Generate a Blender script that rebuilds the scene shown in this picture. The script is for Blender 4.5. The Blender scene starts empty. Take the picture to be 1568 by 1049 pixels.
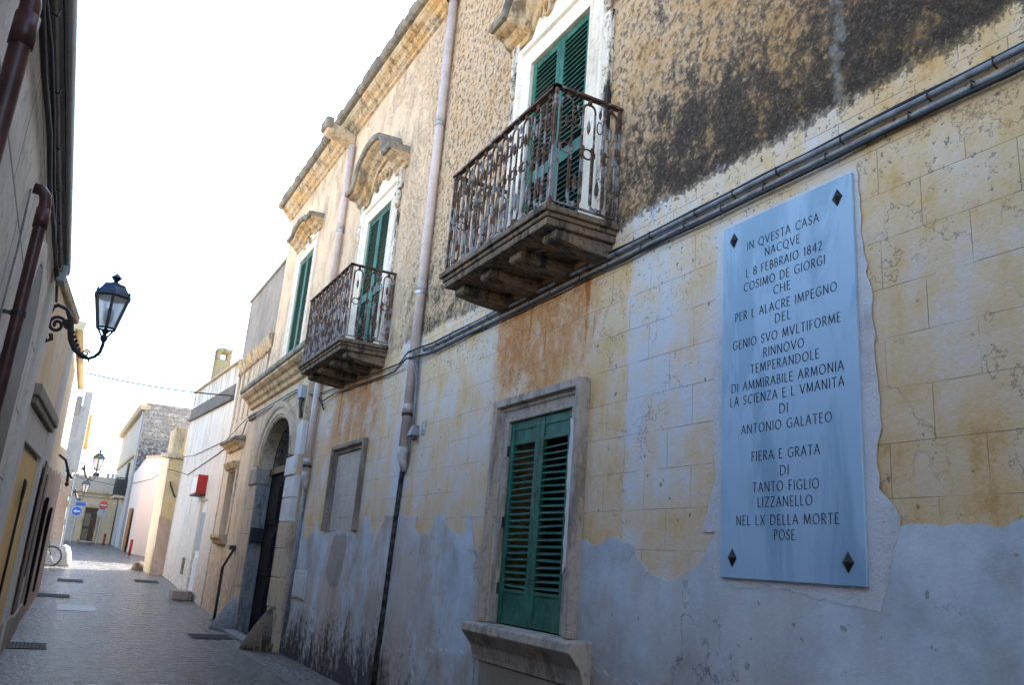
import bpy, bmesh, math, random
from mathutils import Vector, Matrix
random.seed(7)
SC = bpy.context.scene
COL = SC.collection

# ------------------------------------------------------------------ camera
EYE = 1.6
YAW, PITCH, ROLL = 0.47323552, 0.26986955, 0.07997852
fw = Vector((math.sin(YAW)*math.cos(PITCH), math.cos(YAW)*math.cos(PITCH), math.sin(PITCH)))
rt = Vector((math.cos(YAW), -math.sin(YAW), 0)); up = rt.cross(fw)
r2 = math.cos(ROLL)*rt + math.sin(ROLL)*up
u2 = -math.sin(ROLL)*rt + math.cos(ROLL)*up
cd = bpy.data.cameras.new('camera'); cam = bpy.data.objects.new('camera', cd); COL.objects.link(cam)
cd.sensor_width = 36; cd.lens = 36*1270.05/1568; cd.clip_end = 2000; cd.clip_start = .05
cam.matrix_world = Matrix(((r2.x, u2.x, -fw.x, 0), (r2.y, u2.y, -fw.y, 0), (r2.z, u2.z, -fw.z, EYE), (0, 0, 0, 1)))
SC.camera = cam

# ------------------------------------------------------------------ sky, sun, exposure
SUN_EL, SUN_AZ = math.radians(35), math.atan2(.85, .53)        # azimuth from +Y towards +X
w = bpy.data.worlds.new('World'); SC.world = w; w.use_nodes = True
nt = w.node_tree; bg = nt.nodes['Background']
sky = nt.nodes.new('ShaderNodeTexSky'); sky.sky_type = 'NISHITA'; sky.sun_disc = False
sky.sun_elevation = SUN_EL; sky.sun_rotation = SUN_AZ; sky.air_density = 1.0; sky.dust_density = 1.0; sky.ozone_density = 1.0
nt.links.new(sky.outputs[0], bg.inputs[0]); bg.inputs[1].default_value = 0.13
ld = bpy.data.lights.new('sun', 'SUN'); ld.energy = 5.0; ld.angle = math.radians(.6); ld.color = (1, .93, .82)
sun = bpy.data.objects.new('sun', ld); COL.objects.link(sun)
sd = Vector((math.sin(SUN_AZ)*math.cos(SUN_EL), math.cos(SUN_AZ)*math.cos(SUN_EL), math.sin(SUN_EL)))
sun.rotation_euler = sd.to_track_quat('Z', 'Y').to_euler()
SC.view_settings.view_transform = 'Standard'; SC.view_settings.look = 'None'
SC.view_settings.exposure = 2.42; SC.view_settings.gamma = 1

# ------------------------------------------------------------------ mesh helpers
class MB:
    def __init__(s): s.v = []; s.f = []
    def face(s, pts):
        i = len(s.v); s.v += [tuple(p) for p in pts]; s.f.append(tuple(range(i, i+len(pts))))
    def box(s, x0, x1, y0, y1, z0, z1):
        i = len(s.v)
        s.v += [(x, y, z) for z in (z0, z1) for y in (y0, y1) for x in (x0, x1)]
        s.f += [tuple(i+k for k in q) for q in ((0,2,3,1),(4,5,7,6),(0,1,5,4),(2,6,7,3),(0,4,6,2),(1,3,7,5))]
        return s
    def hexa(s, b, t):                       # 4 bottom points, 4 top points
        i = len(s.v); s.v += [tuple(p) for p in b]+[tuple(p) for p in t]
        s.f += [(i+3,i+2,i+1,i),(i+4,i+5,i+6,i+7)]+[(i+k,i+(k+1)%4,i+4+(k+1)%4,i+4+k) for k in range(4)]
        return s
    def prism(s, poly, axis, a, b):
        m = {'x': lambda p, t: (t, p[0], p[1]), 'y': lambda p, t: (p[0], t, p[1]), 'z': lambda p, t: (p[0], p[1], t)}[axis]
        n = len(poly); i = len(s.v)
        s.v += [m(p, a) for p in poly]+[m(p, b) for p in poly]
        s.f += [tuple(range(i+n-1, i-1, -1)), tuple(range(i+n, i+2*n))]
        s.f += [(i+k, i+(k+1)%n, i+n+(k+1)%n, i+n+k) for k in range(n)]
        return s
    def tube(s, pts, r, n=8, caps=True):
        pts = [Vector(p) for p in pts]; rs = r if isinstance(r, (list, tuple)) else [r]*len(pts)
        prev = None; rings = []
        for k, p in enumerate(pts):
            a = pts[max(k-1, 0)]; b = pts[min(k+1, len(pts)-1)]
            t = (b-a).normalized() if (b-a).length > 1e-9 else Vector((0,0,1))
            if prev is None:
                ref = Vector((0,0,1)) if abs(t.z) < .9 else Vector((1,0,0)); nn = t.cross(ref).normalized()
            else:
                nn = (prev - t*prev.dot(t)); nn = nn.normalized() if nn.length > 1e-6 else t.orthogonal().normalized()
            prev = nn; bb = t.cross(nn); i = len(s.v)
            s.v += [tuple(p+(nn*math.cos(2*math.pi*j/n)+bb*math.sin(2*math.pi*j/n))*rs[k]) for j in range(n)]
            rings.append(i)
        for a, b in zip(rings, rings[1:]):
            s.f += [(a+j, a+(j+1)%n, b+(j+1)%n, b+j) for j in range(n)]
        if caps:
            s.f.append(tuple(rings[0]+j for j in range(n-1, -1, -1))); s.f.append(tuple(rings[-1]+j for j in range(n)))
        return s
    def lathe(s, prof, c, n=12, rot=0):       # prof [(r,z)], about vertical axis at c
        rings = []
        for r, z in prof:
            i = len(s.v); s.v += [(c[0]+r*math.cos(2*math.pi*j/n+rot), c[1]+r*math.sin(2*math.pi*j/n+rot), c[2]+z) for j in range(n)]; rings.append(i)
        for a, b in zip(rings, rings[1:]): s.f += [(a+j, a+(j+1)%n, b+(j+1)%n, b+j) for j in range(n)]
        s.f.append(tuple(rings[0]+j for j in range(n-1, -1, -1))); s.f.append(tuple(rings[-1]+j for j in range(n)))
        return s
    def sweep(s, path, sec, x0, side=1, closed=False):   # path [(y,z)]; sec [(out, off)]: out = towards the street (-x), off along the path normal
        n = len(path); m = len(sec); rings = []
        for k in range(n):
            p = Vector(path[k]); a = Vector(path[k-1 if (k > 0 or closed) else 0]); b = Vector(path[(k+1) % n if (k < n-1 or closed) else n-1])
            d1 = (p-a).normalized() if (p-a).length > 1e-9 else (b-p).normalized()
            d2 = (b-p).normalized() if (b-p).length > 1e-9 else d1
            n1 = Vector((-d1.y, d1.x)); n2 = Vector((-d2.y, d2.x)); nn = (n1+n2).normalized(); nn = nn/max(.35, nn.dot(n1))
            i = len(s.v); s.v += [(x0-o, p.x+side*nn.x*f, p.y+side*nn.y*f) for o, f in sec]; rings.append(i)
        pr = list(zip(rings, rings[1:]))+([(rings[-1], rings[0])] if closed else [])
        for a, b in pr: s.f += [(a+j, a+(j+1) % m, b+(j+1) % m, b+j) for j in range(m)]
        if not closed:
            s.f.append(tuple(rings[0]+j for j in range(m))); s.f.append(tuple(rings[-1]+j for j in range(m-1, -1, -1)))
        return s
    def build(s, name, mat, parent=None, bevel=0, smooth=False, seg=2):
        me = bpy.data.meshes.new(name); me.from_pydata(s.v, [], s.f)
        bm = bmesh.new(); bm.from_mesh(me); bmesh.ops.recalc_face_normals(bm, faces=bm.faces); bm.to_mesh(me); bm.free()
        me.materials.append(mat)
        o = bpy.data.objects.new(name, me); COL.objects.link(o)
        if parent is not None: o.parent = parent; o.matrix_parent_inverse = parent.matrix_world.inverted()
        if smooth:
            for p in me.polygons: p.use_smooth = True
        if bevel:
            b = o.modifiers.new('bevel', 'BEVEL'); b.width = bevel; b.segments = seg; b.limit_method = 'ANGLE'; b.angle_limit = math.radians(40)
        return o

def tag(o, label=None, cat=None, group=None, kind=None):
    if label: o['label'] = label
    if cat: o['category'] = cat
    if group: o['group'] = group
    if kind: o['kind'] = kind
    return o
def thing(name, loc, label, cat, group=None):
    o = bpy.data.objects.new(name, None); COL.objects.link(o); o.location = loc; o.empty_display_size = .2
    o.matrix_world = Matrix.Translation(loc)
    return tag(o, label, cat, group)
def arc(cx, cy, r, a0, a1, n):
    return [(cx+r*math.cos(a0+(a1-a0)*k/n), cy+r*math.sin(a0+(a1-a0)*k/n)) for k in range(n+1)]
PI = math.pi

# ------------------------------------------------------------------ material helpers
class G:
    def __init__(s, name):
        s.m = bpy.data.materials.new(name); s.m.use_nodes = True; s.t = s.m.node_tree
        s.b = s.t.nodes['Principled BSDF']; s.b.inputs['Roughness'].default_value = .85
        s.b.inputs['Specular IOR Level'].default_value = .25
        g = s.t.nodes.new('ShaderNodeNewGeometry'); s.pos = g.outputs['Position']; s.nor = g.outputs['Normal']
        sp = s.t.nodes.new('ShaderNodeSeparateXYZ'); s.L(s.pos, sp.inputs[0]); s.x, s.y, s.z = sp.outputs
    def L(s, a, b): s.t.links.new(a, b)
    def put(s, sock, v):
        if hasattr(v, 'is_linked') or isinstance(v, bpy.types.NodeSocket): s.L(v, sock)
        else: sock.default_value = v
    def noise(s, scale, detail=5, rough=.6, vec=None, sc3=None, dist=0, gain=2.0):
        n = s.t.nodes.new('ShaderNodeTexNoise'); n.inputs['Scale'].default_value = scale; n.inputs['Detail'].default_value = detail
        n.inputs['Roughness'].default_value = rough; n.inputs['Distortion'].default_value = dist
        v = vec or s.pos
        if sc3:
            mp = s.t.nodes.new('ShaderNodeMapping'); mp.inputs['Scale'].default_value = sc3; s.L(v, mp.inputs[0]); v = mp.outputs[0]
        s.L(v, n.inputs['Vector'])
        return n.outputs['Fac'] if gain == 1 else s.step(n.outputs['Fac'], .5-.5/gain, .5+.5/gain)
    def voro(s, scale, feature='F1', vec=None, sc3=None):
        n = s.t.nodes.new('ShaderNodeTexVoronoi'); n.feature = feature; n.inputs['Scale'].default_value = scale
        v = vec or s.pos
        if sc3:
            mp = s.t.nodes.new('ShaderNodeMapping'); mp.inputs['Scale'].default_value = sc3; s.L(v, mp.inputs[0]); v = mp.outputs[0]
        s.L(v, n.inputs['Vector']); return n.outputs['Distance']
    def math(s, op, a, b=0.0, clamp=False):
        n = s.t.nodes.new('ShaderNodeMath'); n.operation = op; n.use_clamp = clamp; s.put(n.inputs[0], a); s.put(n.inputs[1], b); return n.outputs[0]
    def ramp(s, fac, stops, interp='LINEAR'):
        n = s.t.nodes.new('ShaderNodeValToRGB'); s.put(n.inputs[0], fac); r = n.color_ramp; r.interpolation = interp
        while len(r.elements) < len(stops): r.elements.new(.5)
        for e, (p, c) in zip(r.elements, sorted(stops, key=lambda q: q[0])):
            e.position = p; e.color = (c, c, c, 1) if isinstance(c, (int, float)) else (*c, 1)
        return n.outputs[0]
    def step(s, v, a, b): 
        n = s.t.nodes.new('ShaderNodeMapRange'); n.clamp = True
        s.put(n.inputs[0], v); n.inputs[1].default_value = a; n.inputs[2].default_value = b; return n.outputs[0]
    def mix(s, fac, a, b, mode='MIX'):
        n = s.t.nodes.new('ShaderNodeMix'); n.data_type = 'RGBA'; n.blend_type = mode
        s.put(n.inputs[0], fac)
        for k, v in ((6, a), (7, b)):
            if isinstance(v, tuple): v = (*v, 1)
            s.put(n.inputs[k], v)
        return n.outputs[2]
    def col(s, c): s.put(s.b.inputs['Base Color'], (*c, 1) if isinstance(c, tuple) else c)
    def rough(s, v): s.put(s.b.inputs['Roughness'], v)
    def bump(s, h, strength=.5, dist=.01):
        n = s.t.nodes.new('ShaderNodeBump'); n.inputs['Strength'].default_value = strength; n.inputs['Distance'].default_value = dist
        s.L(h, n.inputs['Height']); s.L(n.outputs[0], s.b.inputs['Normal'])
    def yz(s):
        c = s.t.nodes.new('ShaderNodeCombineXYZ'); s.L(s.y, c.inputs[0]); s.L(s.z, c.inputs[1]); return c.outputs[0]
    def brick(s, bw, bh, mortar, z0=0, smooth=.1, vec=None, off=.5):
        n = s.t.nodes.new('ShaderNodeTexBrick'); mp = s.t.nodes.new('ShaderNodeMapping'); mp.inputs['Location'].default_value = (0, -z0, 0)
        s.L(vec or s.yz(), mp.inputs[0]); s.L(mp.outputs[0], n.inputs['Vector'])
        n.inputs['Scale'].default_value = 1; n.inputs['Brick Width'].default_value = bw; n.inputs['Row Height'].default_value = bh
        n.inputs['Mortar Size'].default_value = mortar; n.inputs['Mortar Smooth'].default_value = smooth; n.offset = off
        n.inputs['Color1'].default_value = (0,0,0,1); n.inputs['Color2'].default_value = (1,1,1,1); n.inputs['Mortar'].default_value = (.5,.5,.5,1)
        return n.outputs['Fac'], n.outputs['Color']

M = {}
def stone(name, base, dark, warm, amt=.5, rough=.9, bump=.5, sc=1.0):
    g = G(name); n1 = g.noise(2.2*sc, 8, .65); n2 = g.noise(14*sc, 6, .7); n3 = g.noise(5*sc, 6, .7, sc3=(1, 1, .25))
    c = g.mix(g.step(n1, .35, .7), base, warm)
    c = g.mix(g.math('MULTIPLY', g.step(n3, .5, .72), amt), c, dark)
    c = g.mix(g.math('MULTIPLY', g.step(n2, .55, .75), amt*.8), c, dark)
    g.col(c); g.rough(rough); g.bump(g.math('ADD', n2, g.math('MULTIPLY', g.noise(60, 3, .6), .4)), bump, .012); M[name] = g.m; return g.m
def paint(name, base, base2, stain, streak=.35, dirt=.3, bump=.3, speck=0.0, damp=None, drip=None):
    g = G(name); n1 = g.noise(.8, 9, .68); n2 = g.noise(2.4, 9, .74, sc3=(1, 1, .22)); n3 = g.noise(7, 8, .75)
    c = g.mix(g.step(n1, .25, .75), base, base2)
    c = g.mix(g.math('MULTIPLY', g.step(g.math('ADD', g.math('MULTIPLY', n2, .65), g.math('MULTIPLY', n3, .35)), .52, .80), streak), c, stain)
    c = g.mix(g.math('MULTIPLY', g.step(g.math('ADD', g.math('MULTIPLY', n3, .6), g.math('MULTIPLY', n1, .4)), .55, .78), dirt), c, stain)
    if drip:
        dn = g.noise(5.5, 6, .7, sc3=(1, 1, .07)); df = g.math('ADD', g.math('SUBTRACT', dn, .5), g.math('MULTIPLY', g.step(g.z, drip[0], drip[1]), .42)); c = g.mix(g.math('MULTIPLY', g.step(df, .36, .56), .85), c, stain)
    if damp:
        dz = g.step(g.math('ADD', g.z, g.math('MULTIPLY', g.math('SUBTRACT', n1, .5), 2.2)), 2.2, .5); c = g.mix(g.math('MULTIPLY', g.math('MULTIPLY', dz, g.step(n3, .25, .7)), .75), c, damp)
    if speck: c = g.mix(g.math('MULTIPLY', g.step(g.noise(45, 4, .7), .70, .78), speck), c, (.06, .055, .05))
    g.col(c); g.bump(g.math('ADD', n3, g.math('MULTIPLY', g.noise(50, 4, .6), .5)), bump, .008); M[name] = g.m; return g.m
def plain(name, c, rough=.6, metal=0, spec=.3, var=.25, vs=12):
    g = G(name); n = g.noise(vs, 6, .65); d = tuple(v*(1-var) for v in c); l = tuple(min(1, v*(1+var)) for v in c)
    g.col(g.mix(g.step(n, .3, .7), d, l)); g.rough(rough); g.b.inputs['Metallic'].default_value = metal; g.b.inputs['Specular IOR Level'].default_value = spec
    M[name] = g.m; return g.m

# --- main facade: scored plaster below, rough stone render above
def facade_mat():
    g = G('facade'); wob = g.noise(2.0, 6, .6); wobf = g.noise(9, 6, .65)
    yy = g.math('ADD', g.y, g.math('MULTIPLY', g.math('SUBTRACT', wob, .5), .14))
    yy = g.math('ADD', yy, g.math('MULTIPLY', g.math('SUBTRACT', wobf, .5), .12))
    yn = g.math('DIVIDE', yy, 20)
    S = lambda y: y/20
    # ochre share of the scored plaster along the street
    och = g.ramp(yn, [(0, .60), (S(2.7), .58), (S(3.3), .4), (S(4.1), .32), (S(4.9), .24), (S(5.2), .06), (S(5.25), .62), (S(7.45), .66), (S(7.55), .5), (S(7.75), .26), (S(8.2), .40), (S(9.6), .40), (S(9.9), .1), (S(10.2), .12), (S(10.5), .42), (S(13.2), .55), (S(14), .42), (S(20), .42)])
    streak = g.noise(3.4, 9, .72, sc3=(1, 1, .10)); blot = g.noise(2.2, 9, .7); grain = g.noise(34, 5, .7)
    fac = g.math('ADD', g.math('MULTIPLY', g.math('SUBTRACT', streak, .5), .55), g.math('ADD', och, .0))
    fac = g.math('ADD', fac, g.math('MULTIPLY', g.math('SUBTRACT', blot, .5), 1.0))
    fac = g.math('ADD', fac, g.math('MULTIPLY', g.math('SUBTRACT', grain, .5), .22))
    fac = g.math('ADD', fac, g.math('MULTIPLY', g.step(g.z, 2.5, 1.6), .28))
    bf, bc = g.brick(.52, .283, .0026, 3.24-.283*20, .3)
    fac2 = g.math('ADD', fac, g.math('MULTIPLY', g.math('SUBTRACT', bc, .5), .10), True)
    pl = g.ramp(fac2, [(0, (.60, .60, .61)), (.22, (.66, .57, .48)), (.48, (.68, .51, .34)), (.78, (.66, .44, .22)), (1, (.56, .31, .11))])
    # rust-orange run-off below the two balconies
    orz = g.ramp(yn, [(0, 0), (S(5.55), 0), (S(5.9), .8), (S(7.40), 1), (S(7.52), .9), (S(7.58), 0), (S(10.9), 0), (S(11.4), .8), (S(13.2), .75), (S(13.8), .0), (1, 0)])
    orr = g.step(g.math('ADD', g.z, g.math('MULTIPLY', g.math('SUBTRACT', streak, .5), 1.2)), 2.8, 3.6)
    orr = g.math('MULTIPLY', orz, g.math('MULTIPLY', orr, g.step(blot, .12, .5)))
    pl = g.mix(orr, pl, g.ramp(g.noise(9, 7, .72), [(.15, (.62, .37, .25)), (.4, (.58, .29, .13)), (.6, (.49, .19, .06)), (.85, (.64, .40, .27))]))
    rr = g.math('MULTIPLY', g.step(g.noise(5, 5, .6, sc3=(1, 1, .10)), .66, .76), g.step(orr, .1, .5))
    pl = g.mix(g.math('MULTIPLY', rr, .9), pl, (.42, .13, .02))
    jm = g.math('MULTIPLY', bf, g.step(g.noise(1.9, 5, .6), .25, .55))
    pl = g.mix(g.math('MULTIPLY', jm, .7), pl, (.17, .12, .085))
    # black mould specks near the cable line
    sp = g.math('MULTIPLY', g.step(g.noise(22, 6, .8), .64, .74), g.step(g.math('ADD', g.z, g.math('MULTIPLY', g.noise(1.6, 4), 1.5)), 4.15, 4.9))
    pl = g.mix(g.math('MULTIPLY', sp, .9), pl, (.06, .05, .045))
    sp2 = g.step(g.noise(13, 2, .5), .93, .97)
    pl = g.mix(g.math('MULTIPLY', sp2, .7), pl, (.16, .11, .08))
    cr = g.math('ABSOLUTE', g.math('SUBTRACT', g.noise(1.4, 7, .62), .5))
    pl = g.mix(g.math('MULTIPLY', g.math('MULTIPLY', g.step(cr, .012, .002), g.step(g.noise(.9, 3), .6, .72)), .7), pl, (.2, .14, .1))
    # --- upper rough render
    big = g.noise(.9, 8, .66); mid = g.noise(5.0, 9, .74); fine = g.noise(24, 8, .78); str_ = g.noise(2.4, 9, .72, sc3=(1, 1, .55))
    lum = g.ramp(yn, [(0, .10), (S(3), .16), (S(5), .27), (S(9.5), .34), (S(11), .40), (1, .42)])
    lum = g.math('ADD', lum, g.math('ADD', g.math('MULTIPLY', mid, .34), g.math('MULTIPLY', g.noise(11, 8, .78), .34)))
    lum = g.math('ADD', lum, g.math('MULTIPLY', g.math('SUBTRACT', str_, .5), .30))
    ub = g.ramp(lum, [(.14, (.08, .047, .03)), (.32, (.34, .195, .095)), (.46, (.62, .36, .15)), (.60, (.76, .51, .30)), (.80, (.82, .61, .43)), (1, (.86, .70, .56))])
    bias = g.ramp(yn, [(0, .26), (S(3), .20), (S(4.6), .15), (S(5.6), .08), (S(6.5), -.06), (S(9.3), -.03), (S(10.6), .03), (S(11.6), -.12), (1, -.14)])
    hz = g.ramp(g.step(g.z, 4.4, 9.0), [(0, .27), (.10, .20), (.25, .06), (.45, -.02), (1, -.08)])
    mo = g.math('ADD', g.math('ADD', bias, hz), g.math('ADD', g.math('MULTIPLY', str_, .50), g.math('MULTIPLY', mid, .55)))
    mo = g.step(g.math('ADD', mo, g.math('MULTIPLY', g.math('SUBTRACT', fine, .5), .40)), .70, .90)
    ub = g.mix(g.math('MULTIPLY', mo, .95), ub, g.ramp(fine, [(.2, (.014, .0125, .012)), (.5, (.046, .037, .032)), (.75, (.18, .13, .095)), (.95, (.54, .42, .31))]))
    pits = g.step(g.noise(13, 8, .8), .54, .68)
    pitm = g.ramp(yn, [(0, .7), (S(9.5), .8), (S(11), .35), (1, .25)])
    ub = g.mix(g.math('MULTIPLY', pits, pitm), ub, (.15, .11, .075))
    lich = g.step(g.noise(30, 6, .75), .72, .85)
    ub = g.mix(g.math('MULTIPLY', lich, .35), ub, (.72, .62, .48))
    run = g.math('MULTIPLY', g.step(g.math('ABSOLUTE', g.math('SUBTRACT', yy, 3.11)), .06, .015), g.step(g.noise(7, 5), .3, .6))
    ub = g.mix(g.math('MULTIPLY', run, .7), ub, (.46, .43, .38))
    edge = g.math('ADD', g.z, g.math('ADD', g.math('MULTIPLY', g.math('SUBTRACT', mid, .5), .16), g.math('MULTIPLY', g.math('SUBTRACT', fine, .5), .16)))
    top = g.step(edge, 4.47, 4.55)
    # smooth limewashed skin left on the far half of the upper wall
    sm = g.math('MULTIPLY', g.step(g.math('ADD', yy, g.math('MULTIPLY', g.math('SUBTRACT', big, .5), 4)), 10.0, 11.6), g.step(g.noise(2.3, 9, .74), .78, .60))
    skin = g.ramp(g.noise(2.0, 9, .72, sc3=(1, 1, .4)), [(.15, (.82, .63, .46)), (.45, (.76, .56, .39)), (.68, (.55, .41, .30)), (.92, (.26, .205, .165))])
    ub = g.mix(g.math('MULTIPLY', sm, .9), ub, skin)
    g.col(g.mix(top, pl, ub))
    rb = g.math('ADD', g.math('MULTIPLY', mid, 1.0), g.math('ADD', g.math('MULTIPLY', fine, .8), g.math('MULTIPLY', pits, -.6)))
    rb = g.math('MULTIPLY', rb, g.math('SUBTRACT', 1.0, g.math('MULTIPLY', sm, .75)))
    lb = g.math('ADD', g.math('MULTIPLY', grain, .10), g.math('MULTIPLY', jm, -.25))
    lb = g.math('ADD', lb, g.math('MULTIPLY', wobf, .12))
    g.bump(g.mix(top, lb, g.math('ADD', rb, .3)), .8, .035); g.rough(.92)
    return g.m
M['facade'] = facade_mat()

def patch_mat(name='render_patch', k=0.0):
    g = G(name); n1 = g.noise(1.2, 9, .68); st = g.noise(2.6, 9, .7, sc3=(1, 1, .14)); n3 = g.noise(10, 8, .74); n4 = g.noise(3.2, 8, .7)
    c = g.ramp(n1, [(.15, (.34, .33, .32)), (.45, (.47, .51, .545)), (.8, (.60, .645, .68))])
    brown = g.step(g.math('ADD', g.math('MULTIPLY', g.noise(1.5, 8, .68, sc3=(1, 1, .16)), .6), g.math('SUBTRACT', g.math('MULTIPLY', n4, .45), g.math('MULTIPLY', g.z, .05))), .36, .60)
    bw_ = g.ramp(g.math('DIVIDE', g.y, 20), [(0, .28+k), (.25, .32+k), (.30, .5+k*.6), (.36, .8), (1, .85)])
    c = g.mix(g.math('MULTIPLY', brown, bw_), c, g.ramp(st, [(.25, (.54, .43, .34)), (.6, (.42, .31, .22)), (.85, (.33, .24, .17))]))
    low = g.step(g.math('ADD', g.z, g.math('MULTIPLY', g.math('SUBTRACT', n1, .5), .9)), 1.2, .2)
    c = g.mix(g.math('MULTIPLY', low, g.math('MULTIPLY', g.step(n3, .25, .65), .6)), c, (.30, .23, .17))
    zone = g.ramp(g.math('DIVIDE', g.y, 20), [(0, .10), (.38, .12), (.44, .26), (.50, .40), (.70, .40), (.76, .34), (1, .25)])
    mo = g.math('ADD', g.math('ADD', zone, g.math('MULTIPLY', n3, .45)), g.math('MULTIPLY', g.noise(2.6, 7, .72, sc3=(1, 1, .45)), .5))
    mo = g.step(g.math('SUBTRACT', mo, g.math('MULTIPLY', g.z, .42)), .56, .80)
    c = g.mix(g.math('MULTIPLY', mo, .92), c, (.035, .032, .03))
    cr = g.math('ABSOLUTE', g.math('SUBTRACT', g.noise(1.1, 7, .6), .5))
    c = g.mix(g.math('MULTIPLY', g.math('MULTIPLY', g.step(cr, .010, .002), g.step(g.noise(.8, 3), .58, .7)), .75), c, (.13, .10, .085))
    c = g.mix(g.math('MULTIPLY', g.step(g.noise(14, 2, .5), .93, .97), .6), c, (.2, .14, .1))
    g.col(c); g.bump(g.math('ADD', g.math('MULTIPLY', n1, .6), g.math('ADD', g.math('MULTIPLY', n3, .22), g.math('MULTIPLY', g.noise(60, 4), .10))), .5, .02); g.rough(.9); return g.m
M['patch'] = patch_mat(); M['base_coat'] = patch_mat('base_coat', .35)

stone('trim', (.54, .43, .30), (.13, .115, .10), (.60, .45, .25), .55)
stone('cornice', (.54, .42, .29), (.085, .072, .058), (.58, .36, .16), .7)
stone('cap', (.20, .18, .16), (.05, .048, .045), (.34, .29, .22), .6)
stone('balcony_stone', (.17, .13, .10), (.022, .02, .018), (.24, .16, .10), .85, sc=1.6)
stone('grey_stone', (.34, .30, .26), (.09, .08, .07), (.40, .33, .26), .5)
stone('frame_stone', (.40, .34, .285), (.13, .105, .085), (.48, .38, .29), .6, sc=1.2)
stone('chimney', (.28, .25, .19), (.08, .075, .06), (.34, .29, .13), .6)
stone('jamb_dark', (.25, .205, .165), (.07, .058, .048), (.34, .27, .20), .5)
stone('portal', (.58, .46, .35), (.17, .14, .115), (.60, .46, .28), .5)
stone('bluestone', (.26, .26, .27), (.08, .08, .085), (.33, .31, .29), .6)
paint('whitewash', (.72, .72, .73), (.62, .58, .53), (.16, .14, .13), .25, .15, .25, .25)
paint('infill_dark', (.40, .345, .30), (.33, .28, .24), (.20, .165, .14), .4, .5, .9)
paint('collar', (.62, .62, .63), (.58, .55, .53), (.36, .32, .29), .4, .5, .9)
paint('surround_white', (.82, .75, .67), (.78, .67, .53), (.10, .09, .08), .32, .15, .25, .3)
stone('surround_stained', (.76, .69, .60), (.035, .03, .027), (.66, .56, .43), 1.0, sc=1.3)
paint('brown_apron', (.26, .20, .155), (.34, .28, .23), (.10, .08, .065), .5, .5, .7)
paint('infill', (.56, .49, .41), (.47, .41, .34), (.22, .18, .15), .3, .6, .9)
paint('wing_wall', (.64, .49, .33), (.70, .58, .45), (.15, .11, .085), .75, .5, damp=(.34, .22, .15), drip=(2.5, 6.4))
paint('wing_grey', (.22, .19, .17), (.34, .29, .25), (.12, .105, .095), .5, .4)
paint('white_house', (.78, .71, .64), (.72, .62, .52), (.15, .11, .085), .45, .15, damp=(.36, .22, .14), drip=(3.6, 6.9))
paint('dark_band', (.11, .095, .085), (.20, .175, .155), (.03, .03, .03), .6, .4)
paint('cream_face', (.78, .66, .48), (.72, .58, .38), (.34, .25, .17), .35, .25, damp=(.45, .32, .2))
paint('ochre_house', (.62, .42, .19), (.66, .50, .28), (.30, .20, .13), .4, .4, damp=(.30, .19, .12))
paint('pink_house', (.74, .62, .54), (.70, .60, .54), (.5, .4, .35), .12, .1)
paint('left_wall', (.56, .52, .48), (.64, .60, .55), (.26, .24, .22), .35, .25)
paint('left_ochre', (.70, .48, .22), (.74, .64, .50), (.30, .24, .18), .3, .35)
paint('left_yellow', (.78, .52, .20), (.74, .50, .22), (.36, .27, .16), .25, .2)
paint('left_grey', (.46, .42, .39), (.55, .50, .45), (.14, .12, .11), .5, .4)
paint('cream', (.68, .55, .35), (.74, .64, .48), (.30, .22, .15), .3, .2)
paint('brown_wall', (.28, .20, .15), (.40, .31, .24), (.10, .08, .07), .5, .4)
paint('corner_white', (.54, .49, .45), (.46, .41, .37), (.17, .13, .11), .6, .4)
paint('peel', (.46, .29, .18), (.58, .44, .34), (.26, .15, .10), .5, .6)
paint('end_wall', (.54, .41, .25), (.60, .49, .35), (.30, .22, .15), .35, .4)
paint('end_grey', (.44, .38, .31), (.54, .45, .36), (.30, .27, .24), .3, .2)
paint('blue_grey', (.36, .38, .42), (.42, .43, .45), (.18, .18, .2), .3, .2)
plain('yellow_wall', (.50, .33, .10), .8)
plain('worn_pale', (.30, .29, .28), .5)
plain('red_post', (.30, .03, .025), .6)
plain('bounce_roof', (.80, .70, .54), .9)  # pale roofs added on the left to bounce warm sunlight at the palazzo
plain('black_metal', (.012, .014, .016), .45, 0, .5)
plain('mould', (.05, .045, .042), .9, 0, .1, .6)
plain('gloss_metal', (.02, .035, .06), .18, .6, .5)
plain('dark_wood', (.010, .011, .015), .85, 0, .08, .4)
plain('brown_wood', (.075, .045, .03), .6, 0, .3, .4)
plain('orange_wood', (.30, .15, .07), .6, 0, .3, .4)
plain('dark', (.012, .012, .012), .8)
plain('pvc', (.58, .47, .43), .5, 0, .4, .12, 5)
plain('pvc_joint', (.46, .40, .38), .6, 0, .4, .2, 9)
plain('copper_pipe', (.06, .018, .015), .4, 0, .5, .35, 6)
plain('conduit', (.20, .21, .23), .55, 0, .4, .3, 9)
plain('cable', (.018, .018, .02), .6, 0, .4)
plain('cable_grey', (.20, .19, .18), .7)
plain('zinc', (.42, .44, .46), .45, .6)
plain('meter', (.52, .53, .52), .55, 0, .4, .08)
plain('pale_red', (.60, .10, .08), .6)
plain('red', (.40, .02, .018), .5, 0, .4, .15)
plain('white_paint', (.78, .76, .74), .55, 0, .4, .06)
plain('sign_blue', (.02, .14, .55), .4, 0, .5, .1)
plain('sign_grey', (.36, .37, .38), .5, .3)
plain('rubber', (.02, .02, .02), .8)
plain('letter', (.035, .037, .045), .8, 0, .2, .3, 60)
plain('bolt', (.015, .013, .012), .5, .3, .5, .4, 30)
plain('iron', (.045, .034, .03), .7, .2)

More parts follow.
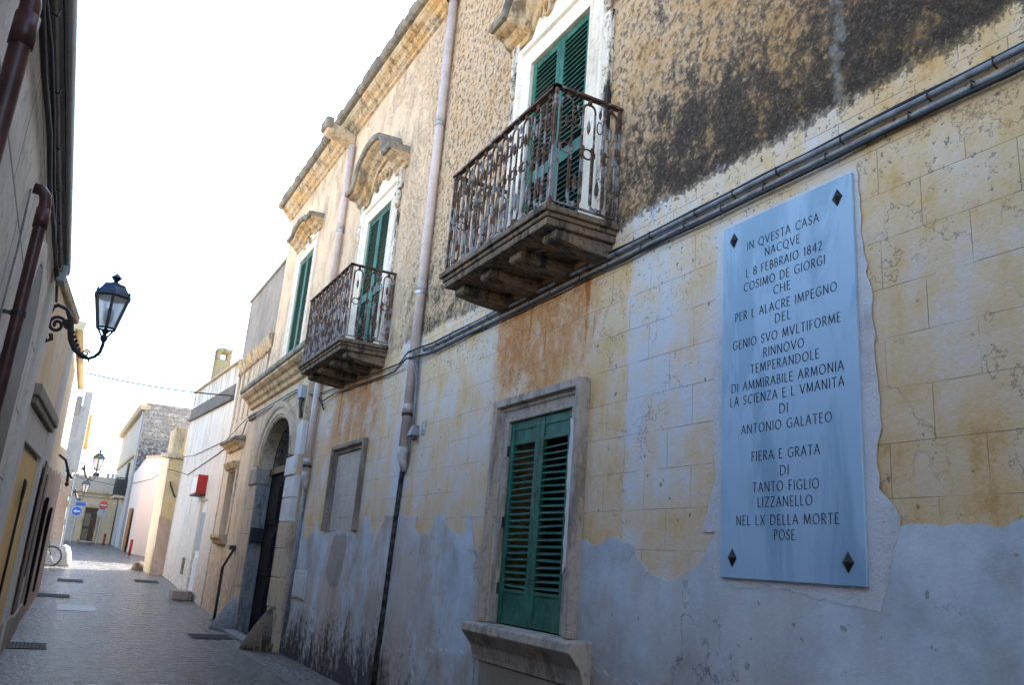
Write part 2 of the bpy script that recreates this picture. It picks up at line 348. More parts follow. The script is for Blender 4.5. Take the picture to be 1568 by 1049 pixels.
def green_mat():
    g = G('green_paint'); n = g.noise(18, 7, .7, sc3=(1, 1, .35)); n2 = g.noise(4, 5)
    c = g.mix(g.step(n2, .35, .65), (.016, .098, .066), (.028, .14, .096))
    c = g.mix(g.math('MULTIPLY', g.step(n, .58, .72), .5), c, (.10, .17, .13)); c = g.mix(g.math('MULTIPLY', g.step(g.noise(9, 6, .7), .62, .7), .6), c, (.012, .03, .024))
    g.col(c); g.rough(.55); g.bump(n, .3, .003); return g.m
M['green'] = green_mat()
def rust_mat():
    g = G('wrought_iron'); n = g.noise(22, 6, .7); n2 = g.noise(6, 5, .65)
    c = g.mix(g.step(n, .4, .62), (.055, .035, .028), (.15, .075, .045))
    pal = g.math('MULTIPLY', g.step(g.math('SUBTRACT', n2, g.math('MULTIPLY', g.math('SUBTRACT', g.z, 5.0), .18)), .47, .60), .75)
    c = g.mix(pal, c, (.30, .30, .31)); g.col(c); g.rough(.75); g.bump(n, .6, .004); return g.m
M['wrought'] = rust_mat()
def marble_mat():
    g = G('marble'); n = g.noise(1.6, 8, .6, sc3=(1, 1.6, .45), dist=1.2); n2 = g.noise(6, 6, .6, sc3=(1, 1.5, .4))
    c = g.mix(g.step(n, .42, .62), (.33, .47, .60), (.23, .36, .48)); c = g.mix(g.math('MULTIPLY', g.step(n2, .52, .8), .3), c, (.22, .31, .42))
    g.col(c); g.rough(.42); g.b.inputs['Specular IOR Level'].default_value = .4; g.bump(g.noise(70, 3), .1, .002); return g.m
M['marble'] = marble_mat()
def street_mat(name, a, b, light, rough0):
    g = G(name); f = g.noise(11, 5, .75, gain=3.0, sc3=(1, .32, 1)); f2 = g.noise(40, 4, .7); m = g.noise(4, 8, .74); big = g.noise(.45, 7, .65); v = g.voro(13)
    c = g.mix(g.step(f, .25, .75), a, b); c = g.mix(g.math('MULTIPLY', g.step(m, .5, .85), .5), c, light)
    c = g.mix(g.math('MULTIPLY', g.step(f2, .55, .85), .5), c, tuple(x*.4 for x in a))
    c = g.mix(g.math('MULTIPLY', g.step(big, .45, .8), .5), c, tuple(x*.6 for x in a))
    cr = g.math('ABSOLUTE', g.math('SUBTRACT', g.noise(.6, 7, .6), .5))
    c = g.mix(g.math('MULTIPLY', g.math('MULTIPLY', g.step(cr, .008, .001), g.step(g.noise(.5, 3), .5, .6)), .85), c, (.015, .015, .015))
    g.col(c); g.rough(g.math('ADD', rough0, g.math('MULTIPLY', g.math('SUBTRACT', m, .5), .25))); g.b.inputs['Specular IOR Level'].default_value = .6
    g.bump(g.math('ADD', g.math('MULTIPLY', v, -1.0), g.math('ADD', f, g.math('MULTIPLY', m, .9))), 1.0, .035); M[name] = g.m
street_mat('asphalt', (.024, .025, .028), (.16, .155, .155), (.22, .21, .205), .26)
street_mat('edge_paving', (.055, .05, .048), (.21, .19, .178), (.27, .245, .225), .36)
def rubble_mat():
    g = G('rubble'); cv = g.t.nodes.new('ShaderNodeCombineXYZ'); g.L(g.x, cv.inputs[0]); g.L(g.z, cv.inputs[1])
    bf, bc = g.brick(.55, .26, .014, 0, .6, cv.outputs[0]); n = g.noise(3, 8, .7); n2 = g.noise(9, 6, .7)
    c = g.mix(bc, (.30, .27, .24), (.44, .38, .31)); c = g.mix(g.math('MULTIPLY', bf, .4), c, (.16, .15, .14)); c = g.mix(g.math('MULTIPLY', g.step(n2, .45, .7), .7), c, (.16, .145, .13))
    dk = g.step(g.math('ADD', g.math('MULTIPLY', g.z, -.16), g.math('ADD', n, g.math('MULTIPLY', n2, .3))), -.62, -.42)
    c = g.mix(g.math('MULTIPLY', dk, .85), c, (.055, .055, .06)); c = g.mix(g.math('MULTIPLY', g.step(n, .58, .7), .5), c, (.60, .58, .56))
    g.col(c); g.bump(g.math('ADD', n2, g.math('MULTIPLY', bf, -.6)), .9, .05); return g.m
M['rubble'] = rubble_mat()
def ashlar_mat():
    g = G('left_ashlar'); n = g.noise(1.2, 8, .65); n3 = g.noise(10, 6, .7); bf, bc = g.brick(1.15, .62, .013, .2, .2)
    c = g.mix(g.step(n, .35, .65), (.56, .50, .44), (.70, .64, .57)); c = g.mix(g.math('MULTIPLY', bf, .8), c, (.14, .12, .10))
    c = g.mix(g.math('MULTIPLY', g.step(n3, .58, .72), .4), c, (.26, .22, .19)); g.col(c)
    g.bump(g.math('ADD', g.math('MULTIPLY', n3, .5), g.math('MULTIPLY', bf, -.8)), .5, .012); return g.m
M['ashlar'] = ashlar_mat()
def glass_mat():
    g = G('frosted_glass'); g.col((.62, .64, .66)); g.rough(.35); g.b.inputs['Transmission Weight'].default_value = .55; g.b.inputs['Alpha'].default_value = .8; return g.m
M['glass'] = glass_mat()
def pane_mat():
    g = G('window_glass'); g.col((.02, .022, .025)); g.rough(.15); g.b.inputs['Specular IOR Level'].default_value = .6; return g.m
M['pane'] = pane_mat()

# ------------------------------------------------------------------ ground
def gz(y):
    P = [(-80, 0), (16, 0), (20, .03), (24, .12), (27, .24), (31, .44), (38, .68), (50, 1.06), (62, 1.36), (80, 1.5), (800, 1.5)]
    for (a, za), (b, zb) in zip(P, P[1:]):
        if y <= b: return za+(zb-za)*(y-a)/(b-a)
    return 1.5
YS = [-80, -30, -10, 0, 8, 14, 16, 18, 20, 22, 24, 25.5, 27, 29, 31, 34.5, 38, 44, 50, 56, 62, 70, 80, 140, 300, 800]
def sheet(name, xs, ys, dz, mat):
    m = MB()
    for a, b in zip(ys, ys[1:]):
        x = xs(a), xs(b)
        m.face([(x[0][0], a, gz(a)+dz), (x[0][1], a, gz(a)+dz), (x[1][1], b, gz(b)+dz), (x[1][0], b, gz(b)+dz)])
    return m.build(name, mat)
tag(sheet('street', lambda y: (-500, 500), YS, 0, M['asphalt']), kind='structure')
YE = [-6, 8, 16, 18, 20, 22, 24, 25.5, 27, 29, 31, 33]
tag(sheet('pavement', lambda y: (3.02, 3.75), YE, .004, M['edge_paving']), kind='structure')
tag(sheet('pavement', lambda y: (-.7, .34-.012*max(0, 20-y)), YE[:-4], .004, M['edge_paving']), kind='structure')

# ------------------------------------------------------------------ palazzo
FX = 3.7
pal = thing('palazzo', (FX, 9, 0), 'long two storey old palazzo with peeling ochre plaster, green shutters and iron balconies', 'building')
def holed_wall(m, x, ys, zs, holes, depth):
    holes = [tuple(v) for v in holes]
    ys = sorted(set(ys)|{h[0] for h in holes}|{h[1] for h in holes}); zs = sorted(set(zs)|{h[2] for h in holes}|{h[3] for h in holes})
    for a, b in zip(ys, ys[1:]):
        for c, d in zip(zs, zs[1:]):
            if any(h[0] <= a and b <= h[1] and h[2] <= c and d <= h[3] for h in holes): continue
            m.face([(x, a, c), (x, b, c), (x, b, d), (x, a, d)])
    for y0, y1, z0, z1 in holes:
        X = x+depth
        m.face([(x, y0, z0), (X, y0, z0), (X, y0, z1), (x, y0, z1)]); m.face([(x, y1, z0), (X, y1, z0), (X, y1, z1), (x, y1, z1)])
        m.face([(x, y0, z0), (x, y1, z0), (X, y1, z0), (X, y0, z0)]); m.face([(x, y0, z1), (x, y1, z1), (X, y1, z1), (X, y0, z1)])
WIN = (5.95, 7.10, 1.14, 3.0)
BW = (11.62, 12.98, 1.99, 3.18)
D1 = (6.05, 7.25, 4.52, 7.1); D2 = (11.75, 12.9, 4.62, 7.15); W3 = (16.75, 17.95, 5.72, 7.95)
m = MB()
gr = lambda h, e=.035: (h[0]-e, h[1]+e, h[2]-e, h[3]+e)
holed_wall(m, FX, [-4, 19.7], [-.05, 10.0], [gr(WIN), gr(BW), gr(D1), gr(D2), gr(W3), (14.92, 19.5, -.05, 4.78)], .36)
X1 = 13
m.face([(FX, -4, -.05), (X1, -4, -.05), (X1, -4, 10), (FX, -4, 10)]); m.face([(FX, 19.7, -.05), (X1, 19.7, -.05), (X1, 19.7, 10), (FX, 19.7, 10)])
m.face([(FX, -4, 10), (X1, -4, 10), (X1, 19.7, 10), (FX, 19.7, 10)]); m.face([(X1, -4, -.05), (X1, 19.7, -.05), (X1, 19.7, 10), (X1, -4, 10)])
m.build('wall', M['facade'], pal)
# roof cornice: moulded section swept along the eaves
m = MB(); m.prism([(3.70, 9.62), (3.655, 9.64), (3.655, 9.70), (3.60, 9.73), (3.57, 9.80), (3.50, 9.84), (3.46, 9.90), (3.46, 9.96), (3.70, 9.96)], 'y', -4.2, 19.95)
cor = m.build('cornice', M['cornice'], pal, .006)
m = MB(); m.prism([(3.70, 9.962), (3.40, 9.962), (3.36, 10.0), (3.36, 10.10), (3.42, 10.14), (3.70, 10.16)], 'y', -4.25, 20.05)
for k in range(42):
    y = -4+k*.57+random.uniform(-.1, .1); m.box(3.352, 3.6, y, y+random.uniform(.2, .5), 10.0+random.uniform(0, .05), 10.11+random.uniform(0, .05))
m.build('coping', M['cap'], cor, .012)

# lower render: a thin second coat with a ragged upper edge, broken off to show the scored plaster
low = [(14.89, 2.24), (14.59, 2.22), (14.34, 1.87), (14.08, 1.87), (13.74, 2.0), (13.67, 2.23), (13.51, 2.05), (13.16, 1.96), (12.87, 1.98), (12.27, 2.01), (11.57, 1.97), (11.4, 1.9), (11.34, 2.1), (11.29, 2.17), (11.03, 2.19), (10.9, 2.03), (10.77, 1.94), (10.61, 1.93), (10.44, 2.09), (10.44, 2.18), (10.14, 2.17), (9.7, 2.16), (9.28, 2.15), (9.34, 2.03), (9.21, 1.94), (8.92, 1.94), (8.77, 2.04), (8.74, 2.15), (8.52, 2.15), (8.43, 2.04), (8.3, 1.99), (8.08, 1.93), (7.94, 1.94), (7.88, 2.02), (7.89, 2.13), (7.82, 2.13), (7.75, 1.95), (7.68, 1.82), (7.53, 1.75), (7.2, 1.75)]
low2 = [(5.8, 1.9), (5.65, 1.9), (5.61, 1.86), (5.46, 1.86), (5.36, 1.91), (5.27, 1.92), (5.14, 1.87), (5.02, 1.85), (4.99, 1.79), (4.88, 1.7), (4.76, 1.65), (4.62, 1.62), (4.48, 1.66), (4.33, 1.73), (4.26, 1.81), (4.24, 1.86), (4.16, 1.93), (4.05, 1.93)]
low3 = [(2.81, 1.97), (2.65, 1.98), (2.52, 1.98), (2.4, 1.98), (2.36, 1.97), (2.29, 1.96), (2.24, 1.99), (2.0, 2.0), (1.8, 1.93), (1.5, 1.97), (1.1, 2.05), (.6, 1.98), (0, 2.0), (-4, 2.0)]
def jag(pl, a=.012, step=.05):
    out = []
    for (y0, z0), (y1, z1) in zip(pl, pl[1:]):
        n = max(1, int(math.hypot(y1-y0, z1-z0)/step))
        for k in range(n):
            t = k/n; out.append((y0+(y1-y0)*t+(random.uniform(-a, a) if k else 0), z0+(z1-z0)*t+(random.uniform(-a, a) if k else 0)))
    return out+[pl[-1]]
edge = jag(low)+[(7.2, 1.10), (5.8, 1.10)]+jag(low2)+[(4.05, 1.7), (2.98, 1.7), (2.95, 1.97)]+jag(low3)
m = MB()
# strips down to the ground so that every face stays simple
for (a, za), (b, zb) in zip(edge, edge[1:]):
    if abs(a-b) < 1e-6: continue
    if a < b: continue
poly = edge+[(-4, -.04), (14.89, -.04)]
m.prism(poly, 'x', FX-.007, FX-.001)
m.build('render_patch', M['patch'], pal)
# thicker old base coat along the foot of the wall, and a place where the render has come away
base = jag([(5.45, .97), (5.0, .92), (4.5, .99), (4.0, .90), (3.2, .95), (2.6, .88), (1.5, .92), (-4, .9)], .02, .06)
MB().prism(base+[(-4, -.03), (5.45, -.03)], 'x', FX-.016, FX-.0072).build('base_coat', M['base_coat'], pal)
base = jag([(14.7, .52), (13.8, .60), (13.0, .50), (12.0, .62), (11.2, .55), (10.2, .66), (9.6, .62), (9.0, .72), (8.2, .78), (7.45, .85)], .03, .08)
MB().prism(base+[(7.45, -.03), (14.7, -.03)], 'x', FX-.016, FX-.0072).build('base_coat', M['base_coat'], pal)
hole = jag([(12.55, 1.93), (12.65, 1.7), (12.75, 1.35), (12.45, 1.18), (12.05, 1.22), (11.95, 1.5), (11.85, 1.75), (11.95, 1.95), (12.55, 1.93)], .015, .06)[:-1]
MB().prism(hole, 'x', FX-.0088, FX-.0072).build('bare_patch', M['infill_dark'], pal)
# plaster collar round the memorial slab
halo = jag([(4.16, 4.03), (4.19, 3.6), (4.18, 3.33), (4.20, 2.9), (4.18, 2.43), (4.17, 2.27), (4.21, 2.18), (4.24, 2.08), (4.29, 1.95), (4.17, 1.95), (4.17, 1.62), (3.6, 1.63), (3.2, 1.57), (2.95, 1.55), (2.90, 1.7), (2.82, 1.95), (2.81, 2.01), (2.87, 2.1), (2.93, 2.16), (2.94, 2.3), (2.93, 2.39), (2.90, 2.48), (2.90, 2.63), (2.92, 2.81), (2.92, 3.04), (2.94, 3.31), (2.97, 3.51), (3.0, 4.03)], .014, .05)
MB().prism(halo, 'x', FX-.0095, FX-.0065).build('plaster_collar', M['collar'], pal)

# window surround profile, path runs from bottom far side, up, over and down
def surround(m, y0, y1, z0, z1, sec, x=FX): m.sweep([(y1, z0), (y1, z1), (y0, z1), (y0, z0)], sec, x, side=1)
def shutter(parent, y0, y1, z0, z1, x, hinge=True, solid_top=.22, solid_bot=.30, mid=None, name='shutter'):
    m = MB(); t = .04; s = .075
    m.box(x, x+t, y0, y0+s, z0, z1); m.box(x, x+t, y1-s, y1, z0, z1)
    a, b = z0+solid_bot, z1-solid_top
    m.box(x+.004, x+t-.004, y0+s, y1-s, z1-.08, z1-.001); m.box(x+.004, x+t-.004, y0+s, y1-s, z0+.001, z0+.09)
    if solid_bot > .1: m.box(x+.012, x+t-.01, y0+s, y1-s, z0+.09, a-.03); m.box(x+.004, x+t-.004, y0+s, y1-s, a-.03, a)
    if solid_top > .1: m.box(x+.012, x+t-.01, y0+s, y1-s, b+.03, z1-.08); m.box(x+.004, x+t-.004, y0+s, y1-s, b, b+.03)
    if mid: m.box(x+.004, x+t-.004, y0+s, y1-s, mid-.07, mid+.07)
    z = a+.03
    while z < b-.02:
        if not (mid and abs(z-mid) < .1):
            j = random.uniform(-.007, .007)
            m.hexa([(x+.001, y0+s, z+j), (x+.001, y1-s, z-j), (x+.003, y1-s, z-.010-j), (x+.003, y0+s, z-.010+j)],
                   [(x+t, y0+s, z+.020+j), (x+t, y1-s, z+.020-j), (x+t+.002, y1-s, z+.010-j), (x+t+.002, y0+s, z+.010+j)])
        z += .058
    return m.build(name, M['green'], parent, .002, seg=1)
def hinges(parent, y, zs, x):
    m = MB()
    for z in zs: m.box(x-.02, x+.015, y-.05, y+.03, z-.02, z+.02); m.tube([(x-.015, y-.05 if y else y, z-.04), (x-.015, y-.05, z+.04)], .012, 6)
    m.build('hinge', M['iron'], parent)

# --- ground floor window
SECF = [(-.02, -.10), (.03, -.10), (.035, .0), (.085, .02), (.10, .05), (.10, .20), (.085, .225), (-.02, .225)]
m = MB(); m.sweep([(7.10, 1.14), (7.10, 3.0), (5.95, 3.0), (5.95, 1.14)], [(-.08, 0), (.03, 0), (.03, .10), (.05, .11), (.05, .14), (.10, .15), (.10, .225), (-.02, .225)], FX, side=-1)
wn = m.build('window', M['frame_stone'], pal, .008)
m = MB(); m.prism(jag([(5.865, 1.7), (5.94, 1.62), (5.945, 2.9), (5.90, 2.88), (5.87, 2.5), (5.85, 2.2), (5.865, 1.7)], .012, .06)[:-1], 'x', FX-.042, FX-.028); m.build('plaster_repair', M['whitewash'], wn, .004)
shutter(wn, 5.96, 6.525, 1.15, 2.99, FX+.0, mid=None)
shutter(wn, 6.53, 7.09, 1.15, 2.99, FX+.0)
m = MB()
for y in (5.95, 7.10):
    for z in (1.45, 2.05, 2.72): m = MB(); m.tube([(FX-.012, y, z-.05), (FX-.012, y, z+.05)], .013, 6); m.box(FX-.02, FX+.0, min(y, y+.05 if y > 6.5 else y-.05), max(y, y+.05 if y > 6.5 else y-.05), z-.015, z+.015); m.build('hinge', M['iron'], wn)
MB().box(FX+.30, FX+.32, 5.95, 7.1, 1.14, 3.0).build('pane', M['pane'], wn)
m = MB(); m.prism([(FX+.02, 1.14), (FX-.20, 1.125), (FX-.21, 1.055), (FX-.20, 1.045), (FX-.10, .93), (FX-.07, .84), (FX-.065, .8), (FX+.02, .8)], 'y', 5.50, 7.40)
m.build('sill', M['frame_stone'], wn, .01)
m = MB(); m.box(FX-.05, FX+.01, 5.62, 7.28, .02, .799); m.build('apron', M['brown_apron'], wn, .012)

# --- walled-up window
m = MB(); m.sweep([(12.98, 1.99), (12.98, 3.18), (11.62, 3.18), (11.62, 1.99)], [(-.12, 0), (.01, 0), (.015, .05), (.06, .06), (.075, .07), (.075, .125), (-.02, .125)], FX, side=-1)
bw = m.build('blocked_window', M['jamb_dark'], pal, .006); 
m = MB()
rows = [(1.99, 2.18, (0,)), (2.18, 2.5, (.35,)), (2.5, 2.82, (-.2, .5)), (2.82, 3.06, (.25,)), (3.06, 3.17, ())]
for z0, z1, cuts in rows:
    ys = [11.625]+[12.3+c for c in cuts if 11.7 < 12.3+c < 12.9]+[12.975]
    for a, b in zip(ys, ys[1:]): d = random.uniform(0, .010); m.box(FX+.012+d, FX+.2, a+.006, b-.006, z0+.006, z1-.006)
m.box(FX+.019, FX+.22, 11.622, 12.978, 1.992, 3.178)
m.build('block_infill', M['infill'], bw, .012)

# --- balcony doors with curved hoods
def hood(parent, yc, hw, z, rise, mat1, mat2, x=FX, proj=.36):
    p = [(yc+hw, z), (yc+hw*.66, z), (yc+hw*.60, z+.10), (yc+hw*.52, z+.22)]
    p += [(yc+hw*.52*math.cos(a), z+.22+(rise-.22)*math.sin(a)) for a in [PI*k/10 for k in range(1, 10)]]
    p += [(yc-hw*.52, z+.22), (yc-hw*.60, z+.10), (yc-hw*.66, z), (yc-hw, z)]
    m = MB(); m.sweep(p, [(-.01, -.16), (.05, -.16), (.06, -.10), (.12, -.07), (.16, .0), (.26, .03), (.30, .06), (-.01, .06)], x, side=-1)
    h = m.build('hood', mat1, parent, .006)
    m = MB(); m.sweep(p, [(-.01, .061), (proj-.02, .061), (proj, .09), (proj, .15), (proj-.04, .17), (-.01, .18)], x, side=-1)
    m.build('hood_cap', mat2, h, .008)
    # carved scrolls under the arch
    m = MB()
    for s in (-1, 1):
        sp = [(x-.05-.02*math.sin(k*.5), yc+s*(.30+.13*math.cos(k*.55)*(1-k/22)), z-.02+.13*math.sin(k*.55)*(1-k/22)+.005*k) for k in range(20)]
        m.tube(sp, .022, 6)
        sp = [(x-.05, yc+s*(.05+.02*k), z+.16-.012*k+.05*math.sin(k*.8)) for k in range(12)]; m.tube(sp, .024, 6)
    m.lathe([(.001, -.09), (.05, -.05), (.07, 0), (.05, .05), (.001, .09)], (x-.05, yc, z+.12), 10)
    m.build('carving', mat1, h, smooth=True)
    return h
def balcony_door(y0, y1, z0, z1, hz):
    yc = (y0+y1)/2
    m = MB(); m.sweep([(y1, z0), (y1, z1), (y0, z1), (y0, z0)], [(-.06, 0), (.03, 0), (.035, .03), (.015, .04), (.015, .22), (.05, .235), (.06, .29), (.03, .31), (-.01, .31)], FX, side=-1)
    m.box(FX-.014, FX+.0, y0-.2, y1+.2, z1+.3, hz+.1)
    d = m.build('balcony_door', M['surround_white'], pal, .004)
    ym = yc
    for a, b in ((y0+.01, ym-.003), (ym+.003, y1-.01)): shutter(d, a, b, z0+.01, z1-.01, FX+.005, solid_top=.02, solid_bot=.02, mid=z0+1.12)
    MB().box(FX+.32, FX+.34, y0, y1, z0, z1).build('pane', M['pane'], d)
    hood(d, yc, 1.12, hz, .55, M['cornice'], M['cap'])
    m = MB()
    for s, y in ((1, y1), (-1, y0)):
        m.lathe([(.02, -.12), (.05, -.06), (.03, 0), (.06, .08), (.04, .14), (.02, .18)], (FX-.05, y+s*.36, z1-.15), 8)
        m.box(FX-.045, FX, y+s*.36-.06, y+s*.36+.06, z0, z1-.3); m.box(FX-.06, FX, y+s*.36-.075, y+s*.36+.075, z1+.05, hz-.1)
        m.build('pilaster', M['surround_stained'], d, .006); m = MB()
    return d
balcony_door(*D1, 7.62); balcony_door(*D2, 7.68)
# --- far upper window
y0, y1, z0, z1 = W3
m = MB(); m.sweep([(y1, z0), (y1, z1), (y0, z1), (y0, z0)], [(-.06, 0), (.03, 0), (.035, .03), (.015, .04), (.015, .2), (.05, .215), (.05, .27), (-.01, .27)], FX, side=-1)
m.box(FX-.014, FX, y0-.15, y1+.15, z1+.26, 8.4)
w3 = m.build('upper_window', M['surround_white'], pal, .004)
shutter(w3, y0+.01, 17.347, z0+.01, z1-.01, FX+.005, solid_top=.02, solid_bot=.12); shutter(w3, 17.353, y1-.01, z0+.01, z1-.01, FX+.005, solid_top=.02, solid_bot=.12)
MB().box(FX+.32, FX+.34, y0, y1, z0, z1).build('pane', M['pane'], w3)
p = [(18.35, 8.42), (17.9, 8.42), (17.82, 8.50), (17.35, 8.58), (16.88, 8.50), (16.8, 8.42), (16.35, 8.42)]
m = MB(); m.sweep(p, [(-.01, -.16), (.05, -.16), (.06, -.10), (.12, -.07), (.16, .0), (.24, .03), (.26, .06), (-.01, .06)], FX, side=-1); hd = m.build('hood', M['cornice'], w3, .006)
m = MB(); m.sweep(p, [(-.01, .061), (.31, .061), (.33, .09), (.33, .14), (.28, .16), (-.01, .17)], FX, side=-1); m.build('hood_cap', M['cap'], hd, .008)
m = MB()
for s in (-1, 1): MB().tube([(FX-.05, 17.35+s*(.1+.018*k), 8.28-.01*k+.05*math.sin(k*.7)) for k in range(14)], .025, 6).build('carving', M['cornice'], hd, smooth=True)

# --- balconies
def railing(parent, xo, ya, yb, z0, h):
    m = MB(); zt = z0+h
    def bar(a, b, r=.010, n=5): m.tube([a, b], r, n)
    path = [Vector((FX, ya, 0)), Vector((xo, ya, 0)), Vector((xo, yb, 0)), Vector((FX, yb, 0))]
    for c in path:
        cx = min(c.x, FX-.02); m.box(cx-.014, cx+.014, c.y-.014, c.y+.014, z0, zt)
    for a, b in zip(path, path[1:]):
        d = (b-a); ln = d.length; d.normalize()
        nx = Vector((-d.y, d.x, 0))
        def pt(s, z, o=0): q = a+d*s+nx*o; return (q.x, q.y, z)
        # handrail: flat bar, plus bottom rail
        for (za, zb, wd) in ((zt, zt+.022, .028), (z0+.045, z0+.060, .010)):
            q = [a-nx*wd-d*(wd if za > z0+.1 else 0), a+nx*wd-d*(wd if za > z0+.1 else 0), b+nx*wd+d*(wd if za > z0+.1 else 0), b-nx*wd+d*(wd if za > z0+.1 else 0)]
            m.hexa([(v.x, v.y, za) for v in q], [(v.x, v.y, zb) for v in q])
        n = max(2, round(ln/.205)); p = ln/n; w = p*.27; rr = .0105
        def blob(s, z, r, hgt):
            q = a+d*s; m.lathe([(.002, -hgt), (r*.8, -hgt*.5), (r, 0), (r*.6, hgt*.6), (.002, hgt)], (q.x, q.y, z), 6)
        for i in range(n):
            c = (i+.5)*p
            # arch shaped hoop hanging from the rail
            at = zt-.05-w
            pts = [pt(c-w, z0+.42)]+[pt(c+w*math.cos(t), at+w*math.sin(t)) for t in [PI-PI*k/8 for k in range(9)]]+[pt(c+w, z0+.42)]
            m.tube(pts, rr, 5)
            bar(pt(c-w, z0+.42), pt(c-w, z0+.06), rr*.9); bar(pt(c+w, z0+.42), pt(c+w, z0+.06), rr*.9)
            blob(c, zt-.035, .024, .035); blob(c, at-.16, .02, .07)
            # ring at half height
            zr = z0+h*.52; r0 = w*.78
            m.tube([pt(c+r0*math.cos(t), zr+r0*math.sin(t)) for t in [2*PI*k/12 for k in range(13)]], .008, 5, caps=False)
            for s in (-1, 1): m.box(*[v for pr in zip([min(pt(c+s*w-.014, 0)[k], pt(c+s*w+.014, 0)[k])-.014*(1-abs(d[k])) for k in (0, 1)], [max(pt(c+s*w-.014, 0)[k], pt(c+s*w+.014, 0)[k])+.014*(1-abs(d[k])) for k in (0, 1)]) for v in pr], zr-.025, zr+.025)
            # U shaped hoop rising from the floor between the arches
            if i < n-1:
                c2 = (i+1)*p; w2 = p*.30; b0 = z0+.075+w2
                pts = [pt(c2-w2, z0+.60)]+[pt(c2-w2*math.cos(t), b0-w2*math.sin(t)) for t in [PI*k/8 for k in range(9)]]+[pt(c2+w2, z0+.60)]
                m.tube(pts, rr*.9, 5)
                blob(c2, z0+.07, .026, .035); blob(c2, b0+.13, .022, .09); blob(c2-w2, z0+.62, .018, .03); blob(c2+w2, z0+.62, .018, .03)
                m.tube([pt(c2+.028*math.cos(t), z0+h*.78+.06*math.sin(t)) for t in [2*PI*k/10 for k in range(11)]], .007, 4, caps=False)
                blob(c2, z0+h*.9, .016, .05)
    return m.build('railing', M['wrought'], parent)
def balcony(ya, yb, zf, xo=3.0):
    m = MB()
    def tier(e, z0, z1): m.box(xo-e, FX, ya-e, yb+e, z0, z1)
    tier(.03, zf-.055, zf); tier(.0, zf-.095, zf-.056); tier(-.02, zf-.16, zf-.096)
    b = m.build('balcony', M['balcony_stone'], pal, .01)
    n = 4
    for k in range(n):
        w = .22; y = ya+.06+(yb-ya-.12-w)*k/(n-1)
        prof = [(FX, zf-.162), (xo+.13, zf-.162), (xo+.13, zf-.22), (xo+.16, zf-.235), (xo+.40, zf-.272), (FX, zf-.295)]
        MB().prism(prof, 'y', y, y+w).build('corbel', M['balcony_stone'], b, .01)
    railing(b, xo+.03, ya+.02, yb-.02, zf, 1.1)
    return b
balcony(5.43, 7.55, 4.51); balcony(11.13, 13.38, 4.60)

# --- portal
PX = 3.55
yc, R, RB, ZS = 16.9, 1.31, .90, 3.34
def ell(e, n=20): return [(yc+(R+e)*math.cos(PI*k/n), ZS+(RB+e)*math.sin(PI*k/n)) for k in range(n+1)]
ch = MB()
# wall plate with arched hole
yA, yB, ZT = 14.912, 19.508, 4.786
def plate(m, x):
    pts = ell(0)
    n = len(pts)
    for k in range(n-1):
        (y0_, z0_), (y1_, z1_) = pts[k], pts[k+1]
        m.face([(x, y0_, z0_), (x, y0_, ZT), (x, y1_, ZT), (x, y1_, z1_)])
    m.face([(x, yA, 0), (x, yc-R, 0), (x, yc-R, ZT), (x, yA, ZT)]); m.face([(x, yc+R, 0), (x, yB, 0), (x, yB, ZT), (x, yc+R, ZT)])
    for k in range(n-1):
        (y0_, z0_), (y1_, z1_) = pts[k], pts[k+1]
        m.face([(x, y0_, z0_), (x, y1_, z1_), (x+.6, y1_, z1_), (x+.6, y0_, z0_)])
    for s in (-1, 1): m.face([(x, yc+s*R, 0), (x+.6, yc+s*R, 0), (x+.6, yc+s*R, ZS), (x, yc+s*R, ZS)])
    for y in (yA, yB): m.face([(x, y, 0), (x+.2, y, 0), (x+.2, y, ZT), (x, y, ZT)])
    m.face([(x, yA, ZT), (x, yB, ZT), (x+.2, yB, ZT), (x+.2, yA, ZT)])
plate(ch, PX)
po = ch.build('portal', M['portal'], pal)
m = MB(); m.sweep(ell(.02, 28), [(-.01, 0), (.02, 0), (.03, .04), (.05, .05), (.05, .16), (.08, .18), (.10, .25), (.10, .30), (-.01, .30)], PX, side=-1)
m.build('archivolt', M['portal'], po, .005)
# imposts
m = MB(); m.box(PX-.05, PX+.30, yc+R-.03, yc+R+.75, ZS-.36, ZS-.02); m.build('impost', M['grey_stone'], po, .02)
m = MB(); m.box(PX-.05, PX+.30, yA+.02, yc-R+.03, ZS-.36, ZS-.02); m.build('impost', M['whitewash'], po, .02)
m = MB()
for z0, z1 in ((2.58, 2.97), (2.16, 2.57)): MB().box(PX-.02, PX+.1, yA-.01, yc-R+.012, z0, z1).build('whitewashed_block', M['whitewash'], po, .012)
m.prism([(yA-.01, ZS), (yA+.42, ZS), (yA+.36, ZS+.3), (yA+.40, ZS+.58), (yA+.02, ZS+.62), (yA-.01, ZS+.6)], 'x', PX-.012, PX+.1)
m.build('whitewashed_block', M['whitewash'], po, .012)
for z0, z1 in ((1.70, 2.15), (1.2, 1.69), (.7, 1.19)): MB().box(PX-.018, PX+.1, yA-.008, yc-R+.01, z0, z1).build('pier_block', M['portal'], po, .01)
for z0, z1 in ((2.45, 2.96), (1.95, 2.44), (1.45, 1.94), (.9, 1.44)): MB().box(PX-.018, PX+.1, yc+R-.01, yc+R+.62, z0, z1).build('pier_block', M['portal'], po, .01)
m = MB(); m.box(PX+.012, PX+.30, yc+R-.012, yc+R+.0, .0, ZS-.37); m.build('painted_reveal', M['bluestone'], po)
